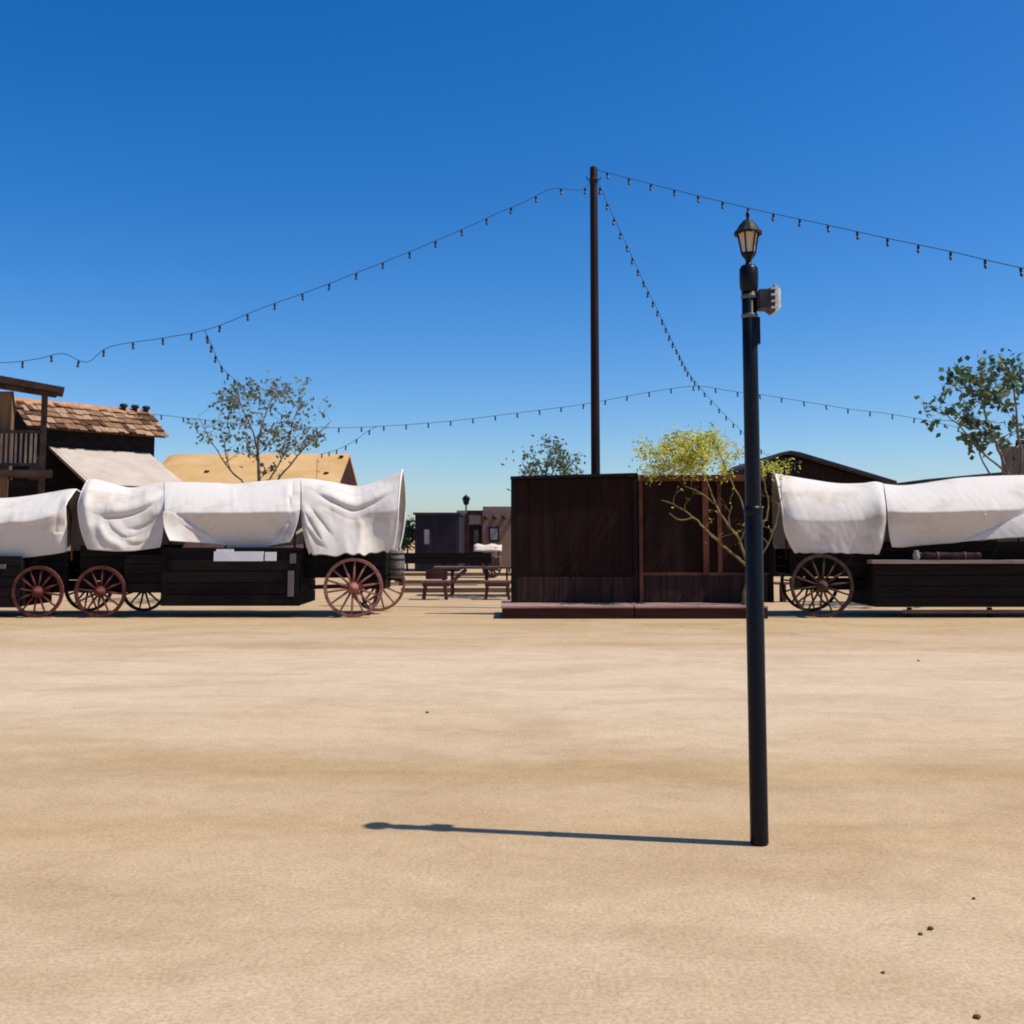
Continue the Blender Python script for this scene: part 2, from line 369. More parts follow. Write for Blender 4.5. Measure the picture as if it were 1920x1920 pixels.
b = MB(); b.lathe((LX, LY, 0), [(19 * S, lz(437.4)), (26.5 * S, lz(440)), (26.5 * S, lz(436)), (21 * S, lz(430)), (16 * S, lz(422)), (9 * S, lz(414)), (3.4 * S, lz(411))], 12, smooth=False)
cp = b.build('lantern_roof', M['lampmatt'], t)
b = MB(); b.lathe((LX, LY, 0), [(3.4 * S, lz(411.5)), (2.4 * S, lz(408)), (3.8 * S, lz(404)), (3.4 * S, lz(400)), (1.4 * S, lz(396)), (.001, lz(392))], 12); b.build('finial', M['lamp'], cp)
b = MB(); c = P(1419, 0, LY)
b.box(LX + .6 * r, LX + 1.22 * r, LY - .030, LY + .028, lz(646), lz(596)); b.build('cable_box', M['lamp'], t)
for v in (556, 592):
    b = MB(); b.lathe((LX, LY, 0), [(r * 1.0, lz(v + 5)), (r * 1.09, lz(v + 4)), (r * 1.09, lz(v - 2)), (r, lz(v - 3))], 24); b.build('band_clamp', M['clip'], t)
sp = P(1440, 563, LY)
t = thing('loudspeaker', 'small dark horn loudspeaker with a pale flared rim clamped to the lamp post', 'loudspeaker', (sp.x, LY, sp.z))
def hw(px): return px * S
b = MB(); x0 = LX + r * .9; x1 = LX + r * 1.05 + hw(27)
zc = sp.z
def frus(b, xa, ha, xb, hb, dep_a, dep_b, mi=0):
    b.hexa([(xa, LY - dep_a, zc - ha), (xb, LY - dep_b, zc - hb), (xb, LY + dep_b, zc - hb), (xa, LY + dep_a, zc - ha),
            (xa, LY - dep_a, zc + ha), (xb, LY - dep_b, zc + hb), (xb, LY + dep_b, zc + hb), (xa, LY + dep_a, zc + ha)], mi)
frus(b, x0 + hw(3), hw(18), x0 + hw(21), hw(18), .045, .05); frus(b, x0 + hw(21), hw(19), x0 + hw(30), hw(24), .05, .065)
b.build('horn', M['spk'], t)
b = MB(); frus(b, x0 + hw(30), hw(25.5), x0 + hw(37), hw(23), .07, .066); frus(b, x0 + hw(37), hw(21), x0 + hw(42), hw(17), .06, .05); b.build('rim', M['spkrim'], t)
b = MB()
for k in range(4): b.box(x0 + hw(23), x0 + hw(33), LY - .073, LY + .073, zc - hw(20) + k * hw(12), zc - hw(16.5) + k * hw(12))
b.build('grille', M['spkrim'], t)
b = MB(); b.box(LX, x0 + hw(4), LY - .02, LY + .02, zc - hw(9), zc + hw(9)); b.box(x0 - .004, x0 + hw(5), LY - .04, LY + .04, zc - hw(14), zc + hw(14)); b.build('bracket', M['iron'], t)

# ------------------------------------------------------------------ wagons
WY = G(960, 1158).y            # plane of the near wheels
def wheel(root, c, R, m, n=12, start=0.0, yaw=0.0, width=.06):
    c = V3(c); b = MB(); w2 = width / 2; ri = R - .058
    b.lathe(c, [(ri, -w2), (R - .012, -w2 * 1.05), (R, -w2 * 1.02), (R, w2 * 1.02), (R - .012, w2 * 1.05), (ri, w2)], 40, axis='Y', close=True, smooth=False)
    o = b.build('wheel', m, root, origin=c); o.rotation_euler = (0, 0, yaw)
    b = MB(); b.lathe(c, [(.001, -.16), (.05, -.16), (.062, -.13), (.07, -.05), (.105, -.04), (.11, 0), (.105, .04), (.07, .05), (.065, .12), (.001, .12)], 18, axis='Y')
    b.build('hub', m, o)
    proto = None
    for k in range(n):
        a = start + 2 * pi * k / n
        if proto is None:
            b = MB(); b.tube([c + V3((0, 0, .09)), c + V3((0, -.008, R * .5)), c + V3((0, 0, R - .05))], [.026, .021, .017], 6); s_ = proto = b.build('spoke', m, o)
        else:
            s_ = proto.copy(); COL.objects.link(s_); s_.parent = o
        s_.rotation_euler = (0, a, 0)
    return o
def cr(p, t):
    n = len(p); i = min(int(t), n - 2); f = t - i
    a = p[max(i - 1, 0)]; b_ = p[i]; c = p[i + 1]; d = p[min(i + 2, n - 1)]
    out = []
    for k in range(len(b_)):
        m1 = (c[k] - a[k]) / 2; m2 = (d[k] - b_[k]) / 2
        f2 = f * f; f3 = f2 * f
        out.append((2 * f3 - 3 * f2 + 1) * b_[k] + (f3 - 2 * f2 + f) * m1 + (-2 * f3 + 3 * f2) * c[k] + (f3 - f2) * m2)
    return out
def pdist(u, v, pl):
    best = (1e9, 0, 0)
    L = 0; tot = sum(math.hypot(pl[i + 1][0] - pl[i][0], pl[i + 1][1] - pl[i][1]) for i in range(len(pl) - 1))
    for i in range(len(pl) - 1):
        ax, ay = pl[i]; bx, by = pl[i + 1]; dx, dy = bx - ax, by - ay; l2 = dx * dx + dy * dy
        t = max(0, min(1, ((u - ax) * dx + (v - ay) * dy) / l2)); qx, qy = ax + dx * t, ay + dy * t
        d = math.hypot(u - qx, v - qy)
        if d < best[0]:
            sg = 1 if (dx * (v - qy) - dy * (u - qx)) * (1 if dx >= 0 else -1) > 0 else -1
            best = (d, sg, (L + t * sqrt(l2)) / tot)
        L += sqrt(l2)
    return best
def spread(pl, k=4):
    out = []; n = (len(pl) - 1) * k
    for i in range(n + 1): out.append(tuple(cr(pl, min(i / k, len(pl) - 1.0001))))
    return out
def cover(root, stations, Yc, folds=(), nu=150, e=.62, ruffle=0, seed=0, wr=.004, hem0=False, hem1=False):
    nA, nB = 26, 36
    folds = [(spread(pl), amp, wd, kd) for pl, amp, wd, kd in folds]
    rows = []
    for i in range(nu + 1):
        t = i / nu * (len(stations) - 1)
        ut, um, ub, vt, vm, vb, wm, wb = cr(stations, min(t, len(stations) - 1.0001))
        if ruffle: vb += ruffle * (.6 * sin(i / nu * 46 + 1.5 * sin(i / nu * 13)) + .4 * sin(i / nu * 21 + 2))
        near = []; far = []
        for j in range(nA + nB + 1):
            if j <= nA:
                q = j / nA; s_ = sin(q * pi / 2); c_ = 1 - cos(q * pi / 2)
                y = wm * ((1 - e) * q + e * s_); v = vt + (vm - vt) * ((1 - e) * q + e * c_); u = ut + (um - ut) * q
            else:
                q = (j - nA) / nB; y = wm + (wb - wm) * q; v = vm + (vb - vm) * q; u = um + (ub - um) * q * q
            d = 0
            att = min(1, j / 8)
            for pl, amp, wd, kd in folds:
                if kd == 'f':       # flat facet pulled outward below-left / below-right of a line
                    if j > nA:
                        (ax, ay), (bx, by) = pl[0], pl[-1]
                        ds = ((bx - ax) * (v - ay) - (by - ay) * (u - ax)) / math.hypot(bx - ax, by - ay) * (1 if bx > ax else -1)
                        if ds > -wd: d += amp * (ds + wd if ds > wd else (ds + wd) ** 2 / (4 * wd))
                    continue
                ds, sg, ft = pdist(u, v, pl)
                if ds > 4 * wd: continue
                fade = min(1, 4 * ft + .1, 4 * (1 - ft) + .1)
                if kd == 's':     # a roll of cloth with a tight crease beneath it
                    x_ = sg * ds / wd
                    d += amp * fade * ((exp(-(x_ + 1) ** 2 / 3.2) if x_ < -.1 else exp(-.81 / 3.2) * exp(-((x_ + .1) / .32) ** 2)) - .5 * exp(-((x_ - .45) / .5) ** 2))
                else: d += amp * fade * exp(-ds * ds / (2 * wd * wd))
            p = P(u, v, Yc - y)
            nz = noise.noise(V3((p.x * 3.1 + seed, p.z * 2.3, seed))) + .6 * noise.noise(V3((p.x * 7.7 + p.z * 3, p.z * 6.1, seed + 3)))
            d += wr * nz + .007 * noise.noise(V3((p.x * 9 + 2.2 * p.z + seed, p.z * 2.6, 4 + seed))) * min(1, abs(noise.noise(V3((p.x * 1.3, p.z * 1.1, seed)))) * 3)
            near.append(p + V3((0, -d * att, d * .25 * att)))
            if j > 0:
                nz2 = noise.noise(V3((p.x * 3.1 + seed, p.z * 2.3, seed + 9)))
                far.append(V3((p.x, Yc + y + .012 * nz2, p.z)))
        rows.append(list(reversed(far)) + near)
    b = MB(); n = len(rows[0])
    vs = [p for r in rows for p in r]
    fs = [(i * n + j, (i + 1) * n + j, (i + 1) * n + j + 1, i * n + j + 1) for i in range(nu) for j in range(n - 1)]
    b.add(vs, fs, 0, True)
    o = b.build('canvas_cover', M['canvas'], root)
    md = o.modifiers.new('thick', 'SOLIDIFY'); md.thickness = .012; md.offset = -1
    if hem0: MB().tube(rows[0], .020, 8).build('hem', M['hem'], o)
    if hem1: MB().tube(rows[-1], .020, 8).build('hem', M['hem'], o)
    return o
def bows(root, us, Yc, vt, w, vb=1050):
    for u in us:
        pts = []
        for k in range(25):
            a = pi * k / 24; z0 = Zat(vb, Yc); z1 = Zat(vt, Yc)
            pts.append((P(u, 960, Yc).x, Yc - w * cos(a) if True else 0, z0 + (z1 - z0) * min(1, sin(a) ** .5)))
        MB().tube(pts, .022, 6).build('bow', M['bow'], root)
def planks(b, x0, x1, y0, y1, z0, z1, n, gap=.012, rng=rnd, mi=None):
    h = (z1 - z0) / n
    for k in range(n):
        o_ = rng.uniform(0, .008)
        b.box(x0, x1, y0 - o_, y1, z0 + k * h + gap / 2, z0 + (k + 1) * h - gap / 2, rng.choice((0, 0, 1)) if mi is None else mi)

# canvas colour breaks come from real shape only: (u top, u mid, u bottom, v top, v mid, v bottom, half width mid, half width bottom)
YB = WY - .02
# --- wagon whose cover stands full in the photo, left of the screen
Yc = WY + .86
tB = thing('covered_wagon', 'white covered wagon with a white board on its side and red hind wheels', 'covered wagon', (P(440, 1158, Yc).x, Yc, 0), 'covered wagons lined up across the street')
bows(tB, (156, 306, 437, 563, 728), Yc, 925, .50)
cover(tB, [(166, 147, 166, 900, 945, 1029, .60, .74), (176, 160, 176, 899, 950, 1031, .74, .86), (205, 196, 200, 906, 955, 1033, .70, .88), (245, 243, 240, 915, 962, 1034, .64, .84), (285, 284, 275, 909, 965, 1030, .66, .78), (307, 308, 301, 906, 968, 1026, .74, .74)],
      Yc, folds=[([(306, 922), (284, 944), (248, 960), (208, 966), (186, 963)], .075, 8, 's'), ([(305, 950), (286, 974), (262, 988), (236, 990)], .028, 6, 's'),
                 ([(262, 1000), (238, 1006), (214, 992), (204, 976)], .022, 5, 's'), ([(290, 1006), (262, 1018), (238, 1021)], .014, 4, 's'), ([(222, 1000), (250, 1014), (272, 1012)], .016, 4, 'r'),
                 ([(184, 975), (192, 998), (206, 1015), (240, 1030)], .05, 6, 'r'), ([(172, 912), (162, 950), (172, 1010)], .05, 7, 'r'),
                 ([(306, 908), (278, 921), (245, 926)], .018, 5, 's')], seed=1, hem0=True)
cover(tB, [(308, 309, 328, 905, 960, 1022, .80, .80), (330, 328, 348, 905, 962, 1022, .86, .72), (358, 356, 382, 905, 962, 1022, .88, .66), (400, 400, 424, 906, 962, 1023, .88, .62), (440, 440, 446, 908, 962, 1027, .88, .60), (490, 490, 490, 903, 961, 1027, .88, .60),
           (530, 530, 514, 900, 960, 1024, .88, .66), (552, 552, 534, 898, 959, 1022, .84, .74), (564, 563, 548, 897, 955, 1022, .80, .80)],
      Yc, e=.34, folds=[([(322, 958), (432, 1026)], .0060, 2.5, 'f'), ([(556, 958), (500, 1026)], .0060, 2.5, 'f'), ([(437, 905), (437, 930), (438, 960)], .010, 3, 'r'), ([(546, 902), (545, 930), (547, 956)], .02, 5, 's'),
                 ([(345, 985), (372, 1002), (400, 1020)], .02, 4, 's'), ([(545, 985), (535, 1000), (528, 1020)], .02, 3.5, 's')], seed=2)
cover(tB, [(564, 566, 580, 898, 960, 1036, .74, .86), (585, 588, 592, 899, 960, 1041, .76, .94), (625, 627, 630, 905, 955, 1041, .70, .94), (668, 668, 672, 912, 962, 1040, .62, .92), (700, 698, 700, 906, 962, 1037, .66, .70), (730, 726, 722, 894, 960, 1034, .72, .62), (754, 746, 736, 881, 955, 1030, .70, .62)],
      Yc, folds=[([(592, 922), (625, 938), (655, 951), (672, 952), (700, 940), (738, 918)], .075, 7, 's'), ([(605, 912), (640, 924), (668, 930), (700, 920), (736, 904)], .022, 5, 's'), ([(692, 914), (712, 908), (733, 897)], .03, 4, 's'),
                 ([(590, 935), (630, 958), (665, 972), (700, 960), (735, 936)], .010, 8, 's'), ([(574, 960), (588, 985), (606, 1014)], .035, 4.5, 's'), ([(575, 985), (590, 1008), (610, 1026)], .03, 4.5, 's'), ([(582, 948), (605, 978), (626, 1005)], .018, 5, 's'),
                 ([(670, 968), (677, 990), (677, 1036)], .03, 4.5, 'r'), ([(570, 940), (573, 980), (583, 1034)], .05, 6, 'r')], ruffle=3.5, seed=3, hem1=True)
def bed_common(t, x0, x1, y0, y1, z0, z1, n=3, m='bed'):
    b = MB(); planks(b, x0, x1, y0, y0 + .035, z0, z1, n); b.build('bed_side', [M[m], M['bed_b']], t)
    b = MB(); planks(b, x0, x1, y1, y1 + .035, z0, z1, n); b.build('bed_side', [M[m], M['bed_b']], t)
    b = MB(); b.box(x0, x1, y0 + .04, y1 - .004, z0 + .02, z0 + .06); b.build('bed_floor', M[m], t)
def X(u, Y): return P(u, 1050, Y).x
YN = WY + .30; YF = WY + 1.48
z = lambda v: Zat(v, YN)
bed_common(tB, X(150, YN), X(306, YN), YN, YF, z(1112), z(1022), 4)
b = MB(); planks(b, X(232, YB), X(302, YB), YB + .06, YB + .10, Zat(1112, YB), Zat(1040, YB), 4); b.build('front_board', [M['bed'], M['bed_b']], tB)
bed_common(tB, X(572, YN), X(724, YN), YN, YF, z(1084), z(1026), 3)
b = MB(); b.box(X(716, YN), X(724, YN), YN + .04, YF - .01, z(1082), z(1028)); b.build('tailgate', M['bed'], tB)
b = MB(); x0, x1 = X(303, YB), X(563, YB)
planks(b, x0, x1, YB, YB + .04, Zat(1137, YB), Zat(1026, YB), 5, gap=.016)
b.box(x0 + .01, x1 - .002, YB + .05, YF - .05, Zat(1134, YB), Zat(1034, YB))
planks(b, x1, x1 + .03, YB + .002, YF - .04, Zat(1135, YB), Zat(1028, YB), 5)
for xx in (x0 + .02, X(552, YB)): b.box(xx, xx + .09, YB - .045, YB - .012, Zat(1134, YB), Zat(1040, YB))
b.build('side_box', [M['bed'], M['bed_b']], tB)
b = MB(); b.box(X(542, YB), X(552.5, YB), YB - .085, YB - .05, Zat(1118, YB), Zat(1070, YB)); b.build('box_post', M['greywood'], tB)
b = MB(); b.box(X(545, YB), X(556, YB), YB - .08, YB - .05, Zat(1056, YB), Zat(1038, YB)); b.build('box_post', M['greywood'], tB)
b = MB(); b.box(X(340, YB), X(565, YB), YB - .02, YB + .3, Zat(1031, YB), Zat(1028, YB)); b.build('box_ledge', M['bed_b'], tB)
# white board hung on the side box
p0 = P(402, 1052, YB - .05); p1 = P(519, 1034, YB - .05)
bs = MB(); bs.box(p0.x, P(496, 1040, YB).x, YB - .10, YB - .07, p0.z, p1.z); bs.box(P(499, 1040, YB).x, p1.x, YB - .105, YB - .075, p0.z + .005, p1.z - .01)
bs.box(P(408, 1040, YB).x, P(440, 1040, YB).x, YB - .098, YB - .072, p1.z, p1.z + .045)
o = bs.build('signboard', M['white'], tB)
ZH = lambda R: R
hubs = 54 * WY / F
wheel(tB, (X(190, WY), WY, .49), .49, M['darkred'], 12, .1); wheel(tB, (X(272, WY + 1.66), WY + 1.66, .47), .47, M['brownwheel'], 12, .2)
wheel(tB, (X(663, WY), WY, .565), .565, M['red'], 14, .05); wheel(tB, (X(709, WY + 1.66), WY + 1.66, .57), .57, M['red'], 14, .2)
b = MB(); b.beam((X(190, WY), WY, .49), (X(272, WY + 1.66), WY + 1.66, .47), .09, .09); b.build('axle', M['darkred'], tB)
b = MB(); b.beam((X(663, WY), WY, .565), (X(709, WY + 1.66), WY + 1.66, .57), .09, .10); b.build('axle', M['red'], tB)
b = MB(); b.beam((X(565, YN + .7), YN + .7, .52), (X(700, YN + .8), YN + .8, .56), .08, .08); b.beam((X(668, YN), YN + .1, .58), (X(650, YN), YN + .1, .80), .06, .06); b.beam((X(700, YN), YF - .1, .58), (X(712, YN), YF - .1, .80), .06, .06); b.build('running_gear', M['darkred'], tB)
b = MB(); b.box(X(655, YN), X(722, YN), YN + .15, YF - .15, .52, .72); b.build('bolster', M['bed_b'], tB)
# chain and brake clutter below the rear axle
b = MB(); c0 = V3((X(676, WY + .5), WY + .5, .0)); b.tube([c0 + V3((0, 0, .55)), c0 + V3((.06, 0, .3)), c0 + V3((.16, .02, .17)), c0 + V3((.30, .03, .28)), c0 + V3((.36, .02, .52))], .022, 6); b.beam(c0 + V3((.02, 0, .2)), c0 + V3((.3, 0, .38)), .04, .04); b.build('drag_chain', M['iron'], tB)
# keg on the tail
kx = X(741, YN + .5); ky = YN + .6
b = MB(); zz0, zz1 = Zat(1084, ky), Zat(1032, ky); hh = zz1 - zz0
b.lathe((kx, ky, zz0), [(.001, 0), (.15, 0), (.178, hh * .3), (.182, hh * .5), (.176, hh * .7), (.152, hh), (.14, hh), (.14, hh - .02), (.001, hh - .02)], 20)
kg = b.build('water_keg', M['greywood'], tB)
for q in (.14, .34, .68, .88):
    rr = .152 + .034 * sin(pi * q)
    b = MB(); b.lathe((kx, ky, zz0), [(rr, hh * q - .018), (rr + .004, hh * q - .018), (rr + .004, hh * q + .018), (rr, hh * q + .018)], 20); b.build('hoop', M['iron'], kg)
b = MB(); b.box(X(716, ky), kx + .12, ky - .1, ky + .1, zz0 - .04, zz0 - .002); b.build('keg_shelf', M['bed_b'], tB)

# --- wagon cut by the left edge
tA = thing('covered_wagon', 'low white covered wagon cut off by the left edge of the photo', 'covered wagon', (P(-120, 1158, Yc).x, Yc, 0), 'covered wagons lined up across the street')
bows(tA, (-330, -150, 118), Yc, 945, .50)
cover(tA, [(-360, -360, -350, 930, 985, 1046, .74, .60), (-250, -250, -250, 938, 985, 1048, .80, .60), (-120, -120, -120, 936, 983, 1048, .80, .62), (0, 0, 0, 935, 981, 1047, .84, .68), (50, 52, 50, 931, 979, 1045, .82, .68), (95, 100, 92, 924, 968, 1040, .80, .68), (130, 120, 118, 918, 955, 1036, .70, .66), (142, 124, 124, 918, 950, 1034, .66, .60)],
      Yc, e=.5, folds=[([(0, 978), (60, 980), (112, 958)], .03, 9, 's'), ([(132, 930), (122, 960), (116, 985)], .05, 6, 'r'), ([(105, 960), (100, 1000), (108, 1035)], .02, 8, 's')], seed=4, hem1=True)
bed_common(tA, X(-340, YN), X(128, YN), YN, YF, z(1112), z(1034), 4)
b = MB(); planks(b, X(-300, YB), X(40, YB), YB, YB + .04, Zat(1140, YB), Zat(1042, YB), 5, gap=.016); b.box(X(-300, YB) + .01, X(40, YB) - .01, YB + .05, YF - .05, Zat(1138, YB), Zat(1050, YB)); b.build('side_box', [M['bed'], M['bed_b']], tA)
b = MB(); b.box(X(-2, YB), X(12, YB), YB - .05, YB - .012, Zat(1066, YB), Zat(1058, YB)); b.build('latch', M['greywood'], tA)
for u, y, R_w, m in ((73, WY, .49, 'darkred'), (168, WY + 1.66, .50, 'brownwheel'), (-290, WY, .45, 'darkred'), (-170, WY + 1.66, .45, 'brownwheel')): wheel(tA, (X(u, y), y, R_w), R_w, M[m], 12, .15)
b = MB(); b.beam((X(73, WY), WY, .49), (X(168, WY + 1.66), WY + 1.66, .5), .09, .09); b.build('axle', M['darkred'], tA)
b = MB(); b.beam((X(-290, WY), WY, .45), (X(-170, WY + 1.66), WY + 1.66, .45), .09, .09); b.build('axle', M['darkred'], tA)

# --- wagon at the right
tC = thing('covered_wagon', 'white covered wagon with brown wheels and a wooden counter ledge, right of the lamp post', 'covered wagon', (P(1760, 1158, Yc).x, Yc, 0), 'covered wagons lined up across the street')
bows(tC, (1485, 1652, 1785, 1930, 2110), Yc, 925, .50)
cover(tC, [(1452, 1469, 1492, 888, 972, 1036, .70, .64), (1478, 1490, 1512, 893, 974, 1037, .80, .72), (1520, 1526, 1540, 900, 976, 1037, .80, .72), (1570, 1572, 1575, 907, 976, 1037, .76, .72), (1615, 1616, 1616, 907, 974, 1038, .76, .70), (1640, 1642, 1640, 904, 970, 1039, .80, .74), (1655, 1660, 1648, 907, 965, 1039, .80, .76)],
      Yc, e=.72, folds=[([(1628, 985), (1632, 1010), (1640, 1034)], .03, 6, 's'), ([(1650, 920), (1652, 970), (1646, 1036)], .05, 7, 'r'), ([(1480, 980), (1500, 1005), (1520, 1030)], .02, 9, 's')], seed=5, wr=.004, ruffle=1.2, hem0=True)
cover(tC, [(1656, 1664, 1672, 908, 960, 1026, .80, .76), (1690, 1690, 1694, 911, 961, 1026, .88, .68), (1730, 1730, 1730, 907, 961, 1022, .90, .66), (1790, 1790, 1786, 898, 960, 1018, .90, .66), (1830, 1830, 1818, 895, 958, 1016, .90, .66), (1870, 1870, 1866, 893, 957, 1015, .88, .68), (1910, 1908, 1905, 892, 955, 1015, .84, .74), (1928, 1926, 1916, 892, 950, 1014, .80, .78)],
      Yc, e=.38, folds=[([(1940, 955), (1795, 1017)], .0075, 2.0, 'f'), ([(1845, 962), (1846, 968), (1846, 974)], .03, 3, 'r'), ([(1670, 966), (1676, 995), (1682, 1022)], .03, 4, 'r')], seed=6, wr=.004)
cover(tC, [(1928, 1930, 1944, 892, 955, 1020, .74, .8), (1980, 1980, 1980, 900, 958, 1034, .76, .84), (2060, 2060, 2060, 906, 962, 1036, .72, .8), (2150, 2140, 2125, 886, 958, 1032, .72, .66)], Yc, seed=7, nu=50, hem1=True)
bed_common(tC, X(1482, YN), X(1640, YN), YN, YF, z(1082), z(1030), 3)
bed_common(tC, X(1640, YN), X(2120, YN), YN, YF, z(1090), z(1016), 4)
b = MB(); x0, x1 = X(1638, YB), X(2010, YB)
planks(b, x0, x1, YB, YB + .04, Zat(1139, YB), Zat(1059, YB), 4, gap=.014); b.box(x0 + .01, x1 - .01, YB + .05, YF - .05, Zat(1137, YB), Zat(1062, YB)); b.box(x0 - .03, x0 - .002, YB + .01, YF - .05, Zat(1137, YB), Zat(1062, YB)); b.build('side_box', [M['bed_b'], M['bed_c']], tC)
b = MB(); b.box(X(1630, YB), X(2014, YB), YB - .16, YB + .14, Zat(1056.5, YB), Zat(1050, YB)); b.build('counter_ledge', M['ledge'], tC)
b = MB(); b.box(X(1690, YB), X(2010, YB), YB - .02, YB - .003, Zat(1150, YB), Zat(1143, YB)); b.build('skid_board', M['timber'], tC)
for u in (1700, 1850, 1990):
    b = MB(); b.box(X(u, YB), X(u + 7, YB), YB + .0, YB + .08, Zat(1160, YB) if False else 0, Zat(1139, YB) - .002); b.build('box_leg', M['bed'], tC)
wheel(tC, (X(1540, WY), WY, .60), .60, M['brownwheel'], 14, .1); wheel(tC, (X(1517, WY + 1.66), WY + 1.66, .60), .60, M['brownwheel'], 14, .3)
wheel(tC, (X(2090, WY), WY, .48), .48, M['brownwheel'], 12, .1); wheel(tC, (X(2040, WY + 1.66), WY + 1.66, .48), .48, M['brownwheel'], 12, .3)
b = MB(); b.beam((X(1540, WY), WY, .6), (X(1517, WY + 1.66), WY + 1.66, .6), .1, .1); b.build('axle', M['brownwheel'], tC)
b = MB(); b.beam((X(2090, WY), WY, .48), (X(2040, WY + 1.66), WY + 1.66, .48), .1, .1); b.build('axle', M['brownwheel'], tC)
b = MB(); b.box(X(1505, YN), X(1630, YN), YN + .15, YF - .15, .50, .70); b.build('bolster', M['bed'], tC)
# small goods on the counter ledge
zl = Zat(1050, YB) + .001
p = P(1718, 1045, YB); t = thing('tin_jug', 'small greyish jug at the left of the wagon counter ledge', 'jug', (p.x, YB, zl))
b = MB(); b.lathe((p.x, YB, zl), [(.001, 0), (.055, 0), (.066, .05), (.062, .11), (.042, .15), (.046, .18), (.036, .18), (.001, .16)], 16); b.build('jug', M['paleitem'], t)
b = MB(); b.tube([(p.x + .06, YB, zl + .04), (p.x + .10, YB, zl + .06), (p.x + .10, YB, zl + .12), (p.x + .05, YB, zl + .15)], .008, 6); b.build('handle', M['paleitem'], t)
p0 = P(1730, 1045, YB); p1 = P(1838, 1045, YB)
t = thing('blanket_roll', 'dark reddish brown rolled blanket lying along the wagon counter ledge', 'blanket', ((p0.x + p1.x) / 2, YB, zl))
b = MB(); pts = [(p0.x + (p1.x - p0.x) * k / 12, YB, zl + .078 + .006 * sin(k * 1.7)) for k in range(13)]
b.tube(pts, [.066 + .007 * sin(k * 2.1) for k in range(13)], 14); b.build('roll', M['bag'], t)
for q in (.25, .72):
    xx = p0.x + (p1.x - p0.x) * q; b = MB(); b.lathe((xx, YB, zl + .078), [(.073, -.015), (.078, -.015), (.078, .015), (.073, .015)], 14, axis='X'); b.build('strap', M['bow'], t)

# ------------------------------------------------------------------ dark timber screens on their platforms
PY = G(960, 1160).y - .03; SY = PY + 1.0
def platform(u0, u1, label, v0=1160):
    a = P(u0, 1160, PY); c = P(u1, 1160, PY)
    t = thing('wooden_platform', label, 'platform', ((a.x + c.x) / 2, PY + 1, 0), 'low platforms under the dark screens')
    zt = .235
    b = MB(); b.box(a.x, c.x, PY, PY + .05, 0, zt - .035); b.build('fascia', M['platfront'], t)
    b = MB()
    for k in range(9): b.box(a.x - .02, c.x + .02 if u1 < 1200 else c.x, PY - .03 + k * .19, PY - .03 + k * .19 + .18, zt - .033, zt)
    b.build('deck', M['plat'], t)
    b = MB(); b.box(a.x, c.x, PY + .052, PY + 1.64, .0, zt - .036); b.build('joists', M['panelframe'], t)
platform(941, 1189, 'low red brown wooden platform under the plain dark screen'); platform(1191, 1440, 'low red brown wooden platform under the screen with reddish frames, behind the yellow tree')
zt = .237
def zs(v): return Zat(v, SY)
def xs(u): return X(u, SY)
t = thing('timber_screen', 'plain dark brown board screen with black edges beside the reddish framed screen', 'screen', (xs(1076), SY, zt), 'tall dark screens on low platforms')
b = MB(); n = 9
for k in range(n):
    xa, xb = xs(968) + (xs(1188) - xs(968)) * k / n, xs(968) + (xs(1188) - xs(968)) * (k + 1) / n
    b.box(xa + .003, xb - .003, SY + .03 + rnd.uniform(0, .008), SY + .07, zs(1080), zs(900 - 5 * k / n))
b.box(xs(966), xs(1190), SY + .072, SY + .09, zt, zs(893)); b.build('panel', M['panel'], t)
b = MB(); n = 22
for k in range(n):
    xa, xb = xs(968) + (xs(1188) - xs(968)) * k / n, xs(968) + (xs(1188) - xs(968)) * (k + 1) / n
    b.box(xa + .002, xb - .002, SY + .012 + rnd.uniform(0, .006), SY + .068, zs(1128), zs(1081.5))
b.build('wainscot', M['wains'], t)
for (a, c, d, e_) in ((958, 968, 898, 1131), (1188, 1196, 891, 1131)):
    b = MB(); b.box(xs(a), xs(c), SY - .02, SY + .12, zt, zs(d)); b.build('frame_post', M['panelframe'], t)
b = MB(); b.beam(V3((xs(957), SY + .05, zs(896))), V3((xs(1197), SY + .05, zs(889.5))), .18, .06, up=(0, 0, 1)); b.build('top_beam', M['panelframe'], t)
b = MB(); b.box(xs(968.1), xs(1187.9), SY, SY + .1, zt, zs(1128.3)); b.build('bottom_rail', M['panelframe'], t)
b = MB()
for k, u in enumerate((975, 1176)): b.beam((xs(u), SY + .12, zs(920)), (xs(u), SY + .62, zt + .02), .06, .06)
b.build('rear_brace', M['panelframe'], t)
S2 = SY + .02
t = thing('timber_screen', 'dark screen with reddish brown frames standing behind the yellow flowering tree', 'screen', (xs(1322), S2, zt), 'tall dark screens on low platforms')
for (a, c) in ((1207, 1318), (1331, 1440)):
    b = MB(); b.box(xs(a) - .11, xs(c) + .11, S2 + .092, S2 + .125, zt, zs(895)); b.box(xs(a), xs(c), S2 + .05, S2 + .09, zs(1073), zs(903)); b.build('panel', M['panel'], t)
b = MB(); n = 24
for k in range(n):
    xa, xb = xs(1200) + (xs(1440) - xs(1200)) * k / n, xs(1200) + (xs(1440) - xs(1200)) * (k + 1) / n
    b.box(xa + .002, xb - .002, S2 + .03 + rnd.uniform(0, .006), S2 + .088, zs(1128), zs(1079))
b.build('wainscot', M['wains'], t)
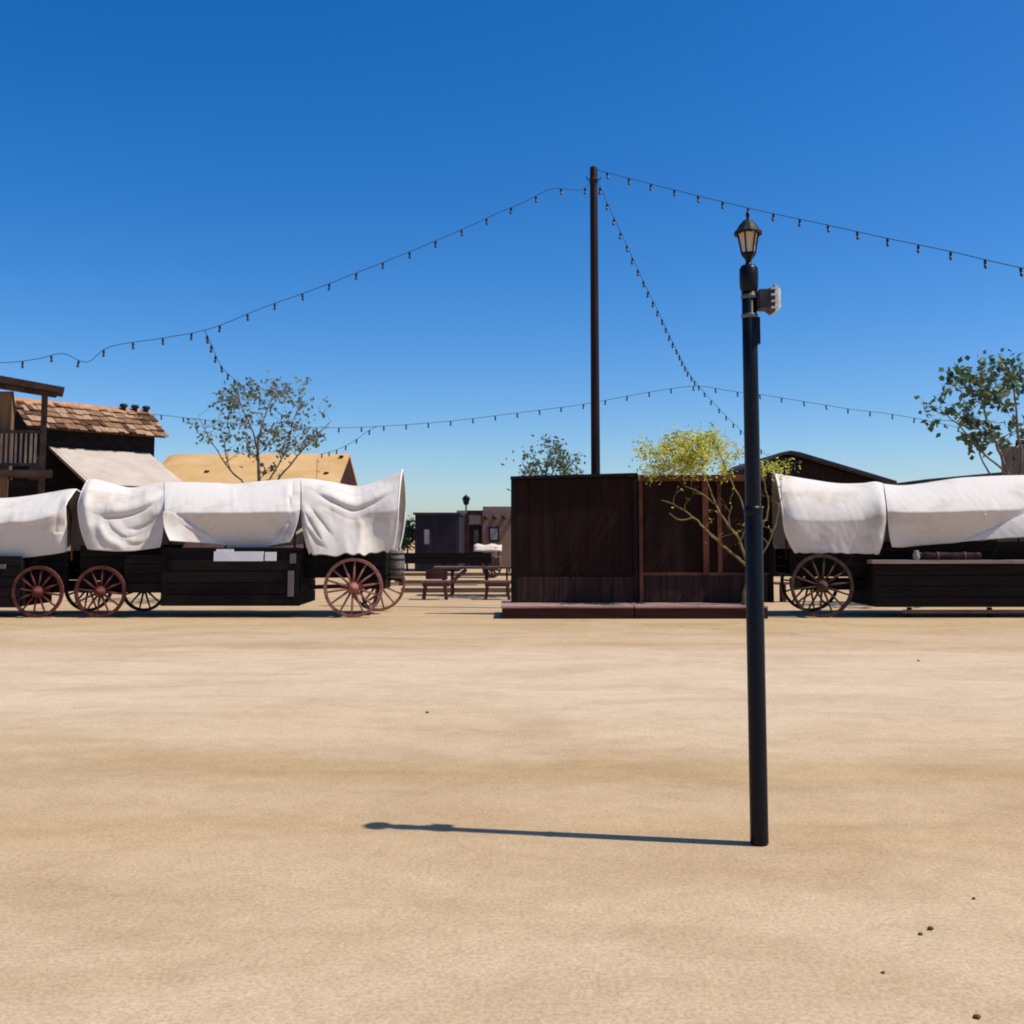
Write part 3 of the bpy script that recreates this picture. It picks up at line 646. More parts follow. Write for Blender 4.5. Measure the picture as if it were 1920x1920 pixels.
for (a, c, v0, v1, m) in ((1199, 1206, 902, 1131, 'trim'), (1319, 1330, 902, 1078, 'trim'), (1347, 1355, 905, 1078, 'trim'), (1441, 1450, 893, 1131, 'panelframe')):
    b = MB(); b.box(xs(a), xs(c), S2 - .015 + (.02 if a == 1347 else 0), S2 + .10, zs(v1) if v1 < 1100 else zt, zs(v0)); b.build('frame_post', M[m], t)
b = MB(); b.box(xs(1197), xs(1440), S2 - .03, S2 + .12, zs(902), zs(890)); b.build('top_beam', M['trim'], t)
b = MB(); b.box(xs(1206.2), xs(1440.8), S2 + .0, S2 + .10, zs(1078.8), zs(1073.6)); b.build('mid_rail', M['trim'], t)
b = MB(); b.box(xs(1206.2), xs(1440.8), S2 + .01, S2 + .10, zt, zs(1128.3)); b.build('bottom_rail', M['panelframe'], t)
b = MB()
for k, u in enumerate((1220, 1425)): b.beam((xs(u), S2 + .13, zs(920)), (xs(u), S2 + .60, zt + .02), .06, .06)
b.build('rear_brace', M['panelframe'], t)

# ------------------------------------------------------------------ light pole and festoon strings
POY = SY + 1.6
top = P(1113, 313, POY)
t = thing('light_pole', 'tall slim dark brown pole behind the plain dark screen carrying the light strings', 'pole', (top.x, POY, 0))
b = MB(); b.lathe((top.x, POY, 0), [(.105, 0), (.098, 3), (.088, 7), (.082, top.z - .03), (.070, top.z), (.001, top.z)], 16); b.build('pole_shaft', M['pole'], t)
b = MB(); b.lathe((top.x, POY, 0), [(.086, top.z - .34), (.097, top.z - .33), (.097, top.z - .27), (.086, top.z - .26)], 16); b.build('pole_band', M['iron'], t)
for sx in (-1, 1):
    b = MB(); b.tube([(top.x + sx * .09, POY, top.z - .3), (top.x + sx * .14, POY, top.z - .28), (top.x + sx * .16, POY, top.z - .22)], .012, 6); b.build('hook', M['iron'], t)
# bulb mesh: socket above, glass below, hung from the origin
def bulbmesh(s):
    b = MB()
    b.lathe((0, 0, 0), [(.012 * s, .005), (.026 * s, -.01), (.030 * s, -.05 * s), (.030 * s, -.085 * s), (.02 * s, -.09 * s)], 8, mi=0)
    b.lathe((0, 0, 0), [(.018 * s, -.09 * s), (.034 * s, -.125 * s), (.036 * s, -.15 * s), (.022 * s, -.182 * s), (.001, -.19 * s)], 8, mi=1)
    o = b.build('bulb', [M['socket'], M['bulb']]); me = o.data; bpy.data.objects.remove(o); ORG.pop(o, None) if False else None
    return me
BULB = bulbmesh(.8); BULB2 = bulbmesh(.95)
def string(pts, spacing_px, label, rad=.0075, bm_=BULB, first=20, stop=None):
    W = []
    pts3 = [P(u, v, Y) for u, v, Y in pts]
    n = len(pts)
    dense = []
    for i in range(n - 1):
        for k in range(6): dense.append((tuple(cr([tuple(p) for p in pts3], i + k / 6)), i + k / 6))
    dense.append((tuple(pts3[-1]), n - 1))
    D = [V3(d[0]) for d in dense]
    t = thing('string_lights', label, 'string lights', D[0], 'strings of festoon bulbs')
    MB().tube(D, rad, 5, cap=False).build('cable', M['cable'], t)
    acc = first; nxt = 0
    def proj(p):
        q = p - V3((0, 0, CAMZ)); zc_ = q.dot(_f); return (CU + F * q.x / zc_, CV - F * q.dot(_u) / zc_)
    if stop is None: stop = 1e9
    # bulbs at a steady real spacing along the cable
    step = spacing_px; run = step * .5
    for i in range(len(D) - 1):
        l = (D[i + 1] - D[i]).length; pos = 0
        while run <= l - pos:
            pos += run; run = step
            p = D[i] + (D[i + 1] - D[i]) * (pos / l)
            pu, pv = proj(p)
            if -60 < pu < 1980:
                o = bpy.data.objects.new('bulb', bm_); COL.objects.link(o); o.parent = t; o.location = p - D[0]
                o.rotation_euler = (rnd.uniform(-.15, .15), rnd.uniform(-.15, .15), 0)
        run -= l - pos
    return t
y0 = POY
string([(1108, 338, y0), (1090, 356, y0 - .2), (1035, 354, y0 - .4), (985, 378, y0 - .5), (930, 401, y0 - .6), (880, 424, y0 - .7), (780, 467, y0 - .8), (680, 507, y0 - .9), (585, 544, y0 - 1), (490, 578, y0 - 1.1), (395, 616, y0 - 1.2), (305, 634, y0 - 1.2), (207, 650, y0 - 1.3), (163, 679, y0 - 1.3), (118, 663, y0 - 1.3), (70, 673, y0 - 1.3), (0, 680, y0 - 1.3), (-150, 676, y0 - 1.4)],
       .60, 'string of bulbs sloping from the pole top down to the left edge')
string([(1118, 318, y0), (1185, 336, y0 - .6), (1300, 365, y0 - 1.6), (1420, 394, y0 - 2.6), (1538, 419, y0 - 3.6), (1660, 446, y0 - 4.5), (1780, 471, y0 - 5.4), (1900, 499, y0 - 6.2), (2100, 540, y0 - 7.5)], .62, 'string of bulbs running from the pole top to the right edge')
string([(1119, 335, y0), (1132, 366, y0 + .6), (1158, 423, y0 + 1.8), (1182, 475, y0 + 3.1), (1210, 535, y0 + 4.8), (1236, 588, y0 + 6.6), (1263, 645, y0 + 9), (1290, 697, y0 + 12), (1312, 726, y0 + 14), (1350, 768, y0 + 15.5), (1390, 808, y0 + 17), (1440, 856, y0 + 19)], .66, 'string of bulbs dropping steeply right from the pole towards the barn', bm_=BULB2)
YB4 = 38
string([(240, 772, YB4), (300, 778, YB4), (380, 787, YB4), (470, 796, YB4), (560, 801, YB4), (640, 802, YB4), (700, 800, YB4), (780, 795, YB4), (860, 788, YB4), (940, 778, YB4), (1020, 768, YB4), (1100, 757, YB4), (1180, 742, YB4), (1250, 730, YB4), (1310, 724, YB4), (1375, 734, YB4), (1440, 742, YB4), (1520, 755, YB4), (1600, 768, YB4), (1660, 775, YB4), (1725, 786, YB4), (1800, 802, YB4)],
       .80, 'far string of bulbs stretched low across the sky behind the pole', rad=.009, bm_=BULB2)
string([(384, 620, y0 - 1.2), (398, 650, y0 + 1), (411, 680, y0 + 3), (430, 703, y0 + 5), (470, 735, y0 + 9), (560, 800, YB4)], 1.35, 'short string of bulbs dropping from the long left string into the sparse tree', bm_=BULB2)
string([(708, 799, YB4), (690, 808, YB4 + .5), (665, 826, YB4 + 1.5), (635, 842, YB4 + 3), (600, 852, YB4 + 5.5)], 1.1, 'short string of bulbs falling to the tan roof', rad=.009, bm_=BULB2)

# ------------------------------------------------------------------ trees
def leaf(b, p, rng, L, Wd, mi, droop=.2):
    d = V3((rng.gauss(0, 1), rng.gauss(0, 1), rng.gauss(-droop, .8))).normalized()
    x = d.orthogonal().normalized(); x.rotate(Matrix.Rotation(rng.uniform(0, 6.28), 3, d)); n = d.cross(x)
    L *= rng.uniform(.65, 1.25); Wd *= rng.uniform(.7, 1.2)
    b.add([p, p + d * L * .45 + x * Wd / 2 + n * L * .08, p + d * L, p + d * L * .45 - x * Wd / 2 + n * L * .08], [(0, 1, 2), (0, 2, 3)], mi)
def tree(name, label, cat, base, Y, limbs, clusters, leafs, spreadm, LW, mats, bark, seed, r0=.06, group=None, rtw=.010, twig_leaf=6, extra=None):
    rng = random.Random(seed)
    t = thing(name, label, cat, base, group)
    tr = MB(); nodes = []
    for li, (pl, ra, rb) in enumerate(limbs):
        p3 = [tuple(q) for q in pl]; n = len(p3); D = []
        for i in range(n - 1):
            for k in range(5): D.append(V3(cr(p3, i + k / 5)) + V3((rng.gauss(0, .01), rng.gauss(0, .01), 0)))
        D.append(V3(p3[-1]))
        m_ = len(D); rr = [ra + (rb - ra) * i / (m_ - 1) for i in range(m_)]
        tr.tube(D, rr, 8 if ra > .03 else 6)
        nodes += [(D[i], rr[i]) for i in range(m_) if i > m_ * .3]
    cr_ = MB(); nm_ = len(mats)
    for c, wgt in clusters:
        # join each leaf cluster to the closest limb below it with a curved twig
        best = min(nodes, key=lambda q: (q[0] - c).length + (1.5 * max(0, q[0].z - c.z + .1)))
        a = best[0]; mid = (a + c) / 2 + V3((rng.gauss(0, .06), rng.gauss(0, .06), .12 * (c - a).length))
        T = [a.lerp(mid, k / 4).lerp(mid.lerp(c, k / 4), k / 4) for k in range(5)]
        r_ = min(best[1] * .7, rtw * 1.6)
        tr.tube(T, [r_, r_ * .85, r_ * .7, r_ * .55, r_ * .4], 5)
        nodes.append((T[3], r_ * .55))
        for s_ in range(3):     # spray of fine twigs
            e_ = c + V3((rng.gauss(0, spreadm), rng.gauss(0, spreadm), rng.gauss(spreadm * .5, spreadm * .8)))
            tr.tube([c, (c + e_) / 2 + V3((0, 0, .02)), e_], [r_ * .45, r_ * .35, r_ * .2], 4)
            for q in range(twig_leaf // 3 + 1 if wgt > .1 else (1 if rng.random() < .12 else 0)):
                leaf(cr_, c.lerp(e_, rng.random()) + V3((rng.gauss(0, .02), rng.gauss(0, .02), rng.gauss(0, .02))), rng, LW[0], LW[1], rng.randrange(nm_))
        for k in range(int(leafs * wgt)):
            p = c + V3((rng.gauss(0, spreadm), rng.gauss(0, spreadm), rng.gauss(0, spreadm * .8)))
            leaf(cr_, p, rng, LW[0], LW[1], rng.randrange(nm_))
    tr.build('trunk', bark, t); cr_.build('crown', mats, t)
    return t
def blob(rng, n, cu, cv, ru, rv, Y, dY, shell=.4, test=None):
    out = []
    while len(out) < n:
        a = V3((rng.gauss(0, 1), rng.gauss(0, 1), rng.gauss(0, 1))).normalized() * (shell + (1 - shell) * rng.random()) ** .7
        u, v = cu + ru * a.x, cv - rv * a.z
        if test and not test(u, v): continue
        out.append((P(u, v, Y + dY * a.y), rng.uniform(.5, 1.4)))
    return out

# sparse tree behind the left wagon
rg = random.Random(11); TY = 25.0
gb = P(487, 1000, TY); gb.z = 0
q = lambda u, v, dy=0: P(u, v, TY + dy)
limbs = [([gb, q(487, 960), q(486, 900), q(484, 845), q(490, 800)], .055, .028), ([q(490, 800), q(505, 760, .2), q(518, 715, .3)], .022, .006), ([q(484, 850), q(470, 800, -.3), q(452, 760, -.4), q(440, 725, -.5)], .025, .006),
         ([gb, q(465, 930, .2), q(430, 880, .3), q(395, 825, .4), q(372, 780, .5)], .032, .007), ([gb, q(510, 930, -.2), q(550, 865, -.3), q(585, 825, -.3), q(620, 790, -.4)], .032, .007), ([gb, q(500, 920, .3), q(535, 850, .5), q(550, 790, .6), q(566, 745, .7)], .028, .006), ([q(430, 880, .3), q(420, 830, 0), q(410, 780, -.2)], .016, .005)]
cl = blob(rg, 84, 490, 785, 128, 78, TY, 1.3, .45, lambda u, v: v < 860) + blob(rg, 12, 500, 735, 60, 30, TY, .6) + blob(rg, 6, 590, 830, 60, 22, TY, .6) + [(q(512, 880), 1.6), (q(500, 885, -.1), 1.2), (q(380, 820), .7), (q(360, 800), .6)]
tree('sparse_tree', 'thin sparse tree with grey green leaves behind the left covered wagon', 'tree', gb, TY, limbs, cl, 5, .15, (.115, .08), [M['leaf1'], M['leaf2'], M['leaf1'], M['leafolive']], M['bark'], 3, rtw=.006)

# leafy tree at the right edge, behind the right wagon
TY2 = 24.0; gb = P(1905, 1000, TY2); gb.z = 0
q = lambda u, v, dy=0: P(u, v, TY2 + dy)
limbs = [([gb, q(1903, 950), q(1890, 890), q(1866, 830), q(1845, 770), q(1835, 715)], .06, .014), ([gb, q(1910, 930), q(1915, 860), q(1905, 780), q(1898, 690)], .06, .014), ([gb, q(1925, 930), q(1950, 850), q(1975, 760)], .06, .016), ([q(1890, 890), q(1845, 850, -.3), q(1800, 800, -.4), q(1765, 770, -.5)], .028, .012), ([q(1903, 950), q(1850, 880, .4), q(1830, 820, .5)], .03, .012)]
cl = blob(rg, 46, 1900, 755, 165, 92, TY2, 1.6, .35, lambda u, v: v < 850) + blob(rg, 14, 1845, 720, 74, 44, TY2, .8) + blob(rg, 9, 1850, 830, 50, 45, TY2, .6)
tree('leafy_tree', 'tree with scattered broad dark green leaves at the right edge behind the wagon', 'tree', gb, TY2, limbs, cl, 5, .17, (.20, .13), [M['leaf3'], M['leaf4'], M['leaf4'], M['leaf5'], M['leafolive']], M['bark'], 5)

# small tree showing over the plain dark screen
TY3 = 27.0; gb = P(1025, 1000, TY3); gb.z = 0
q = lambda u, v, dy=0: P(u, v, TY3 + dy)
limbs = [([gb, q(1025, 960), q(1022, 900), q(1030, 850)], .06, .014), ([q(1025, 960), q(1000, 900), q(980, 870)], .04, .012), ([q(1025, 960), q(1050, 900), q(1075, 865)], .04, .012)]
cl = blob(rg, 40, 1028, 892, 68, 62, TY3, 1.0, .3) + [(q(1028, 830), 1.5), (q(1035, 842), 1.3), (q(1050, 848), 1), (q(985, 858), .9), (q(1080, 858), .8)]
tree('small_tree', 'small blue green tree showing just above the plain dark screen', 'tree', gb, TY3, limbs, cl, 13, .16, (.14, .07), [M['leaf5'], M['leaf2'], M['leaf5'], M['leaf3']], M['barkdk'], 6)

# yellow flowering tree in front of the framed screen
TYP = SY - .72; gb = G(1392, 1158); gb.y = TYP; gb.x = P(1392, 1150, TYP).x; gb.z = 0
q = lambda u, v, dy=0: P(u, v, TYP + dy)
limbs = [([gb, q(1398, 1110), q(1404, 1075), q(1398, 1040)], .055, .038), ([q(1398, 1060), q(1370, 1035, -.1), q(1335, 1005, -.2), q(1300, 970, -.2), q(1262, 945, -.2), q(1240, 938, -.2)], .030, .008),
         ([q(1400, 1055), q(1385, 1010, -.1), q(1355, 970, -.1), q(1335, 930, .1), q(1310, 870, .3), q(1280, 835, .4)], .028, .008), ([q(1340, 945, .1), q(1315, 925, .0), q(1285, 912, -.1)], .016, .006),
         ([q(1402, 1050), q(1408, 1000, .1), q(1390, 940, .2), q(1360, 880, .3), q(1340, 825, .3)], .028, .008), ([q(1404, 1050), q(1425, 1000, .1), q(1440, 950, .2), q(1430, 900, .3), q(1405, 850, .3)], .028, .008),
         ([q(1300, 970, -.2), q(1275, 975, -.3), q(1255, 962, -.3)], .015, .007), ([q(1404, 1075), q(1440, 1020, -.1), q(1460, 960, 0), q(1465, 905, .1)], .022, .007),
         ([q(1408, 1000, .1), q(1420, 960, -.1), q(1412, 930, -.1)], .02, .008), ([q(1385, 1010, -.1), q(1368, 985, -.2), q(1372, 950, -.2)], .018, .008), ([q(1385, 1020, -.1), q(1405, 985, -.3), q(1440, 975, -.3)], .018, .008)]
rg = random.Random(23)
up = blob(rg, 66, 1296, 858, 104, 48, TYP + .5, .85, .2, lambda u, v: v < 888) + blob(rg, 10, 1300, 825, 55, 16, TYP + .5, .5) + blob(rg, 4, 1450, 880, 26, 12, TYP + .3, .4) + [(q(1255, 838, .5), 1.2), (q(1212, 838, .5), .6), (q(1338, 815, .4), 1.2)] + [(q(u, v, dy), .04) for u, v, dy in ((1268, 925, -.2), (1290, 940, -.3), (1335, 975, -.3), (1318, 955, .1), (1375, 925, -.1), (1362, 950, -.3), (1392, 985, -.3), (1432, 930, -.2), (1345, 1010, -.3), (1412, 1000, -.2), (1440, 990, 0), (1300, 925, .1), (1452, 940, 0), (1380, 1000, -.3))]
tree('flowering_tree', 'yellow flowering desert tree with bare lower branches in front of the reddish framed screen', 'tree', gb, TYP, limbs, up, 44, .115, (.085, .036), [M['yel1'], M['yel2'], M['yel1'], M['yel2'], M['leafolive']], M['barky'], 8, rtw=.009, twig_leaf=9)

# shrubs in the gaps between things
def shrub(u, v0, v1, ru, Y, label, mats, seed, n=26):
    rg = random.Random(seed); gb = P(u, 1000, Y); gb.z = 0
    limbs = [([gb, P(u, (v0 + 1030) / 2, Y), P(u + rg.uniform(-4, 4), v0 + 8, Y)], .05, .012)]
    cl = blob(rg, n, u, (v0 + v1) / 2, ru, (v1 - v0) / 2, Y, .8, .2)
    tree('shrub', label, 'shrub', gb, Y, limbs, cl, 26, .17, (.16, .09), mats, M['barkdk'], seed)
shrub(764, 968, 1030, 16, 46, 'green shrub beside the dark metal shed, behind the wagon end', [M['leaf3'], M['leaf4']], 31, 30)
shrub(1462, 985, 1030, 24, 40, 'green shrub seen in the gap between the framed screen and the right wagon', [M['leaf3'], M['leaf4']], 32, 34)
shrub(1910, 855, 1000, 26, 33, 'dark green shrub growing against the plank hut at the right edge', [M['leaf4'], M['leaf3']], 33, 40)

# ------------------------------------------------------------------ buildings
# balcony house, left edge
Y = 32.0
t = thing('balcony_house', 'old brown wooden house with an upstairs balcony and sloping porch roof at the left edge', 'house', (P(-60, 1000, Y).x, Y + 3, 0))
class SB(MB):     # the house stands turned, its side wall running back to the left
    def build(s, name, mats, parent=None, origin=None):
        for p in s.v: p.x += (p.y - 32.0) * (-.452)
        return MB.build(s, name, mats, parent, origin)
def PX(u, v, y=None): p = P(u, v, Y if y is None else y); return (p.x, p.z)
b = SB(); xl = P(-190, 900, Y).x; xr = P(19, 800, Y).x; b.box(xl, xr, Y + .4, Y + 6.5, Zat(884, Y), Zat(732, Y)); b.build('upper_wall', M['balwall'], t)
b = SB(); b.box(xl, xr + .05, Y + .9, Y + 6.6, Zat(732, Y) + .004, Zat(732, Y) + .09); b.build('roof', M['balwood'], t)
b = SB(); b.box(xl, P(13, 900, Y).x, Y + .3, Y + 6.5, 0, Zat(893, Y)); b.build('lower_wall', M['balwall'], t)
b = SB(); b.box(P(13, 900, Y).x + .005, P(88, 900, Y).x, Y + 2.2, Y + 6.4, 0, Zat(893, Y) - .003); b.build('shaded_interior', M['black'], t)  # black box standing in for the shaded interior under the balcony
b = SB(); b.prismY([PX(-190, 688), PX(119, 738), PX(121, 729), PX(-190, 672)], Y - .35, Y + .85)
rf = b.build('porch_roof', M['balwood'], t)
b = SB(); b.prismY([PX(-188, 698), PX(105, 745), PX(110, 737.5), PX(-188, 689.5)], Y + .02, Y + .16); b.build('rafter', M['balwood'], t)
for dy in (.05,):
    b = SB(); xa, xb = P(76, 800, Y).x, P(88, 800, Y).x; b.box(xa, xb, Y + dy, Y + dy + .2, 0, Zat(741, Y)); b.build('post', M['balwood'], t)
b = SB(); b.box(xl, P(98, 890, Y).x, Y - .25, Y + 1.2, Zat(893, Y) + .004, Zat(882, Y)); b.build('balcony_floor', M['balwood'], t)
b = SB(); b.box(P(-50, 880, Y).x, P(75.5, 880, Y).x, Y + .05, Y + .15, Zat(812, Y), Zat(806, Y)); b.box(P(-50, 880, Y).x, P(75.5, 880, Y).x, Y + .06, Y + .14, Zat(873, Y), Zat(868, Y)); rl = b.build('railing', M['balwood'], t)
u = -46
while u < 72:
    b = SB(); a = P(u, 840, Y).x; wd = .075 * rnd.uniform(.85, 1.15); b.box(a, a + wd, Y + .075, Y + .115, Zat(868, Y) + .001, Zat(812, Y) - .001); b.build('baluster', M['baluster'], rl); u += 9.2
b = SB(); xq = P(76, 800, Y).x; b.box(xq + .05, xq + .11, Y + .27, Y + 1.15, Zat(812, Y), Zat(806, Y)); b.build('side_rail', M['balwood'], t)

# shingle roofed house
YL = 40.0
L0 = P(20, 749, YL); R0p = P(275, 773, Yfor(773, L0.z)); a_ = (R0p - L0); Lr = a_.length; a_.normalize(); n_ = V3((a_.y, -a_.x, 0))
dE = 1.55; zE = Zat(801, (L0 + n_ * dE).y)
t = thing('shingle_house', 'dark house with a rough wooden shingle roof beyond the balcony house', 'house', (L0 + a_ * Lr / 2) * 1.0 - V3((0, 0, L0.z)))
def W3(s_, o_, z_): q_ = L0 + a_ * s_ + n_ * o_; return V3((q_.x, q_.y, z_))
b = MB()
wo = dE - .45
b.hexa([W3(.3, -wo, 0), W3(.3, wo, 0), W3(Lr - .25, wo, 0), W3(Lr - .25, -wo, 0), W3(.3, -wo, zE + .12), W3(.3, wo, zE + .12), W3(Lr - .25, wo, zE + .12), W3(Lr - .25, -wo, zE + .12)])
b.add([W3(.3, wo, zE + .12), W3(.3, -wo, zE + .12), W3(.3, 0, L0.z - .12), W3(Lr - .25, wo, zE + .12), W3(Lr - .25, -wo, zE + .12), W3(Lr - .25, 0, L0.z - .12)], [(0, 2, 1), (3, 4, 5), (0, 3, 5, 2), (1, 2, 5, 4)])
b.build('wall', M['black'], t)
b = MB(); rg = random.Random(4)
slope = V3((n_.x * dE, n_.y * dE, zE - L0.z)); sl_n = a_.cross(slope).normalized()
if sl_n.z < 0: sl_n = -sl_n
for side in (1, -1):
    sv = V3((n_.x * dE * side, n_.y * dE * side, zE - L0.z)); nn = V3((sl_n.x * side, sl_n.y * side, sl_n.z))
    b.hexa([W3(0, 0, L0.z - .06), W3(Lr, 0, L0.z - .06), W3(Lr, dE * side * .96, zE - .02), W3(0, dE * side * .96, zE - .02), W3(0, 0, L0.z - .01), W3(Lr, 0, L0.z - .01), W3(Lr, dE * side * .96, zE + .03), W3(0, dE * side * .96, zE + .03)], 2)
    ROWS = 5
    for rI in range(ROWS):
        s_ = -.12 + rg.uniform(0, .1)
        while s_ < Lr + .02:
            wd = rg.uniform(.18, .42); f0 = (rI - .15) / ROWS; f1 = (rI + 1 + rg.uniform(-.05, .22)) / ROWS
            th = rg.uniform(.02, .05); lift = rg.uniform(.0, .05)
            o0 = L0 + a_ * s_; o1 = L0 + a_ * min(s_ + wd - .02, Lr + .12)
            P0, P1, P2, P3 = o0 + sv * max(f0, 0), o1 + sv * max(f0, 0), o1 + sv * f1, o0 + sv * f1
            k0 = nn * .015; k1 = nn * (.05 + lift)
            b.hexa([P0 + k0, P1 + k0, P2 + k1, P3 + k1, P0 + k0 + nn * th, P1 + k0 + nn * th, P2 + k1 + nn * th, P3 + k1 + nn * th], rg.choice((0, 0, 1, 1, 2)))
            s_ += wd
rf = b.build('roof', [M['shake1'], M['shake2'], M['shake3']], t)
b = MB(); s_ = -.05
while s_ < Lr:
    e2 = min(s_ + 1.1, Lr + .05); h_ = .03 + rg.uniform(-.01, .01)
    for side in (1, -1):
        b.hexa([W3(s_, 0, L0.z + h_), W3(e2, 0, L0.z + h_), W3(e2, .26 * side, L0.z - .20 + h_), W3(s_, .26 * side, L0.z - .20 + h_), W3(s_, 0, L0.z + h_ + .06), W3(e2, 0, L0.z + h_ + .06), W3(e2, .27 * side, L0.z - .14 + h_), W3(s_, .27 * side, L0.z - .14 + h_)])
    s_ += 1.1
b.build('ridge_cap', M['ridge'], rf)
for u in (229, 251, 272):
    best = min((abs(U(L0 + a_ * (Lr * k / 200)) - u), Lr * k / 200) for k in range(201))[1]
    c = W3(best, .10, L0.z - .12); b = MB()
    b.lathe(c, [(.10, 0), (.10, .22), (.16, .24), (.16, .33), (.10, .37), (.001, .38)], 12); b.build('vent_pipe', M['iron'], rf)
# cloth awning fixed to its wall
def findS(o_, u, v):
    return min((abs(U(W3(Lr * k / 400 * 1.3 - .6, o_, 5)) - u), Lr * k / 400 * 1.3 - .6) for k in range(401))[1]
sA = findS(wo, 95, 838); sB = findS(wo, 279, 852)
zA = Zat(838, W3(sA, wo, 0).y)
D_ = min((abs(U(W3(sA, wo + k * .02, zA - 1.4)) - 171), k * .02) for k in range(20, 260))[1]
zLo = Zat(909, W3(sA, wo + D_, 0).y)
b = MB(); NA, NB = 24, 14; vs = []
for i in range(NA + 1):
    for j in range(NB + 1):
        f = j / NB; s_ = sA + (sB - sA) * i / NA
        zz = zA + (zLo - zA) * f - .05 * sin(pi * f) * (1 - .5 * abs(i / NA - .5)) + .012 * noise.noise(V3((i * .5, j * .4, 2)))
        vs.append(W3(s_, wo + .01 + D_ * f, zz))
b.add(vs, [(i * (NB + 1) + j, (i + 1) * (NB + 1) + j, (i + 1) * (NB + 1) + j + 1, i * (NB + 1) + j + 1) for i in range(NA) for j in range(NB)], 0, True)
aw = b.build('awning', M['awning'], t); md = aw.modifiers.new('thick', 'SOLIDIFY'); md.thickness = .02
b = MB(); b.beam(W3(sA - .04, wo, zA - .02), W3(sA - .04, wo + D_, zLo - .02), .06, .10); b.build('awning_rafter', M['awnedge'], aw)
b = MB(); b.beam(W3(sA, wo + D_ - .05, zLo - .08), W3(sB, wo + D_ - .05, zLo - .08), .07, .07); b.build('awning_pole', M['balwood'], aw)
for s_ in (sA + .05, (sA + sB) / 2, sB - .05):
    q_ = W3(s_, wo + D_ - .05, 0); b = MB(); b.box(q_.x - .05, q_.x + .05, q_.y - .05, q_.y + .05, 0, zLo - .115); b.build('awning_post', M['balwood'], t)

# tan roofed hall
Y0, Y1 = 40.0, 44.0
t = thing('tan_hall', 'long building with a plain tan roof and dark red gable behind the sparse tree', 'building', (P(490, 1000, Y1).x, Y1, 0))
rl_ = P(316, 853, Y1); rr_ = P(656, 853, Y1); ze = Zat(938, Y0)
b = MB(); NX, NY = 30, 10
for sd in (-1, 1):
    vs = []
    for i in range(NX + 1):
        for j in range(NY + 1):
            f = j / NY; x = rl_.x + (rr_.x - rl_.x) * i / NX; zz = rl_.z + (ze - rl_.z) * f
            if i < 3: zz -= (.10, .03, .01)[i] * (1 - f * .6)
            vs.append((x, Y1 + sd * 4.0 * f, zz))
    fs = [(i * (NY + 1) + j, (i + 1) * (NY + 1) + j, (i + 1) * (NY + 1) + j + 1, i * (NY + 1) + j + 1) for i in range(NX) for j in range(NY)]
    b.add(vs, fs, 0, False)
rf = b.build('roof', M['tan'], t); md = rf.modifiers.new('thick', 'SOLIDIFY'); md.thickness = .10; md.offset = 0
b = MB()
b.prismY([(0, 0)] * 3, 0, 0) if False else None
xg0, xg1 = rl_.x + .3, rr_.x - .06
b.box(xg0, xg1, Y0 + .5, Y1 + 3.5, 0, ze - .05); b.build('wall', M['adobe2'], t)
b = MB(); zr = rl_.z - .08
b.add([(xg1 - .05, Y0 + .1, ze - .06), (xg1 - .05, Y1 + 3.9, ze - .06), (xg1 - .05, Y1, zr), (xg1 + .02, Y0 + .1, ze - .06), (xg1 + .02, Y1 + 3.9, ze - .06), (xg1 + .02, Y1, zr)], [(0, 2, 1), (3, 4, 5), (0, 3, 5, 2), (1, 2, 5, 4), (0, 1, 4, 3)])
b.build('gable', M['gable'], t)
b = MB()
for (u, v) in ((388, 890), (640, 862), (612, 893)):
    f = (v - 853) / 85.; yy = Y1 - 4 * f; c = P(u, v, yy); b.lathe((c.x, yy, c.z - .02), [(.07, 0), (.07, .14), (.10, .15), (.10, .19), (.001, .2)], 10)
b.build('roof_vents', M['balwood'], t)

# dark metal shed
Y = 45.0
t = thing('metal_shed', 'dark purple grey ribbed metal shed with one pale window', 'shed', (P(820, 1000, Y).x, Y + 2, 0))
b = MB(); x0, x1 = P(778, 1000, Y).x, P(861, 1000, Y).x; zt2 = Zat(965, Y)
b.box(x0, x1, Y, Y + 3.5, 0, zt2)
k = x0 + .04
while k < x1 - .06: b.box(k, k + .05, Y - .025, Y - .002, .05, zt2 - .04); k += .13
b.build('wall', M['shed'], t)
b = MB(); b.box(x0 - .08, x1 + .06, Y - .12, Y + 3.6, zt2 + .003, zt2 + .09); b.build('roof', M['barnroof'], t)
b = MB(); xa, xb = P(792, 1000, Y).x, P(809, 1000, Y).x; b.box(xa, xb, Y - .05, Y - .027, Zat(1024, Y), Zat(989, Y)); wf = b.build('window', M['shed'], t)
b = MB(); b.box(xa + .09, xb - .09, Y - .06, Y - .052, Zat(1020, Y), Zat(993, Y)); b.build('pane', M['pane'], wf)

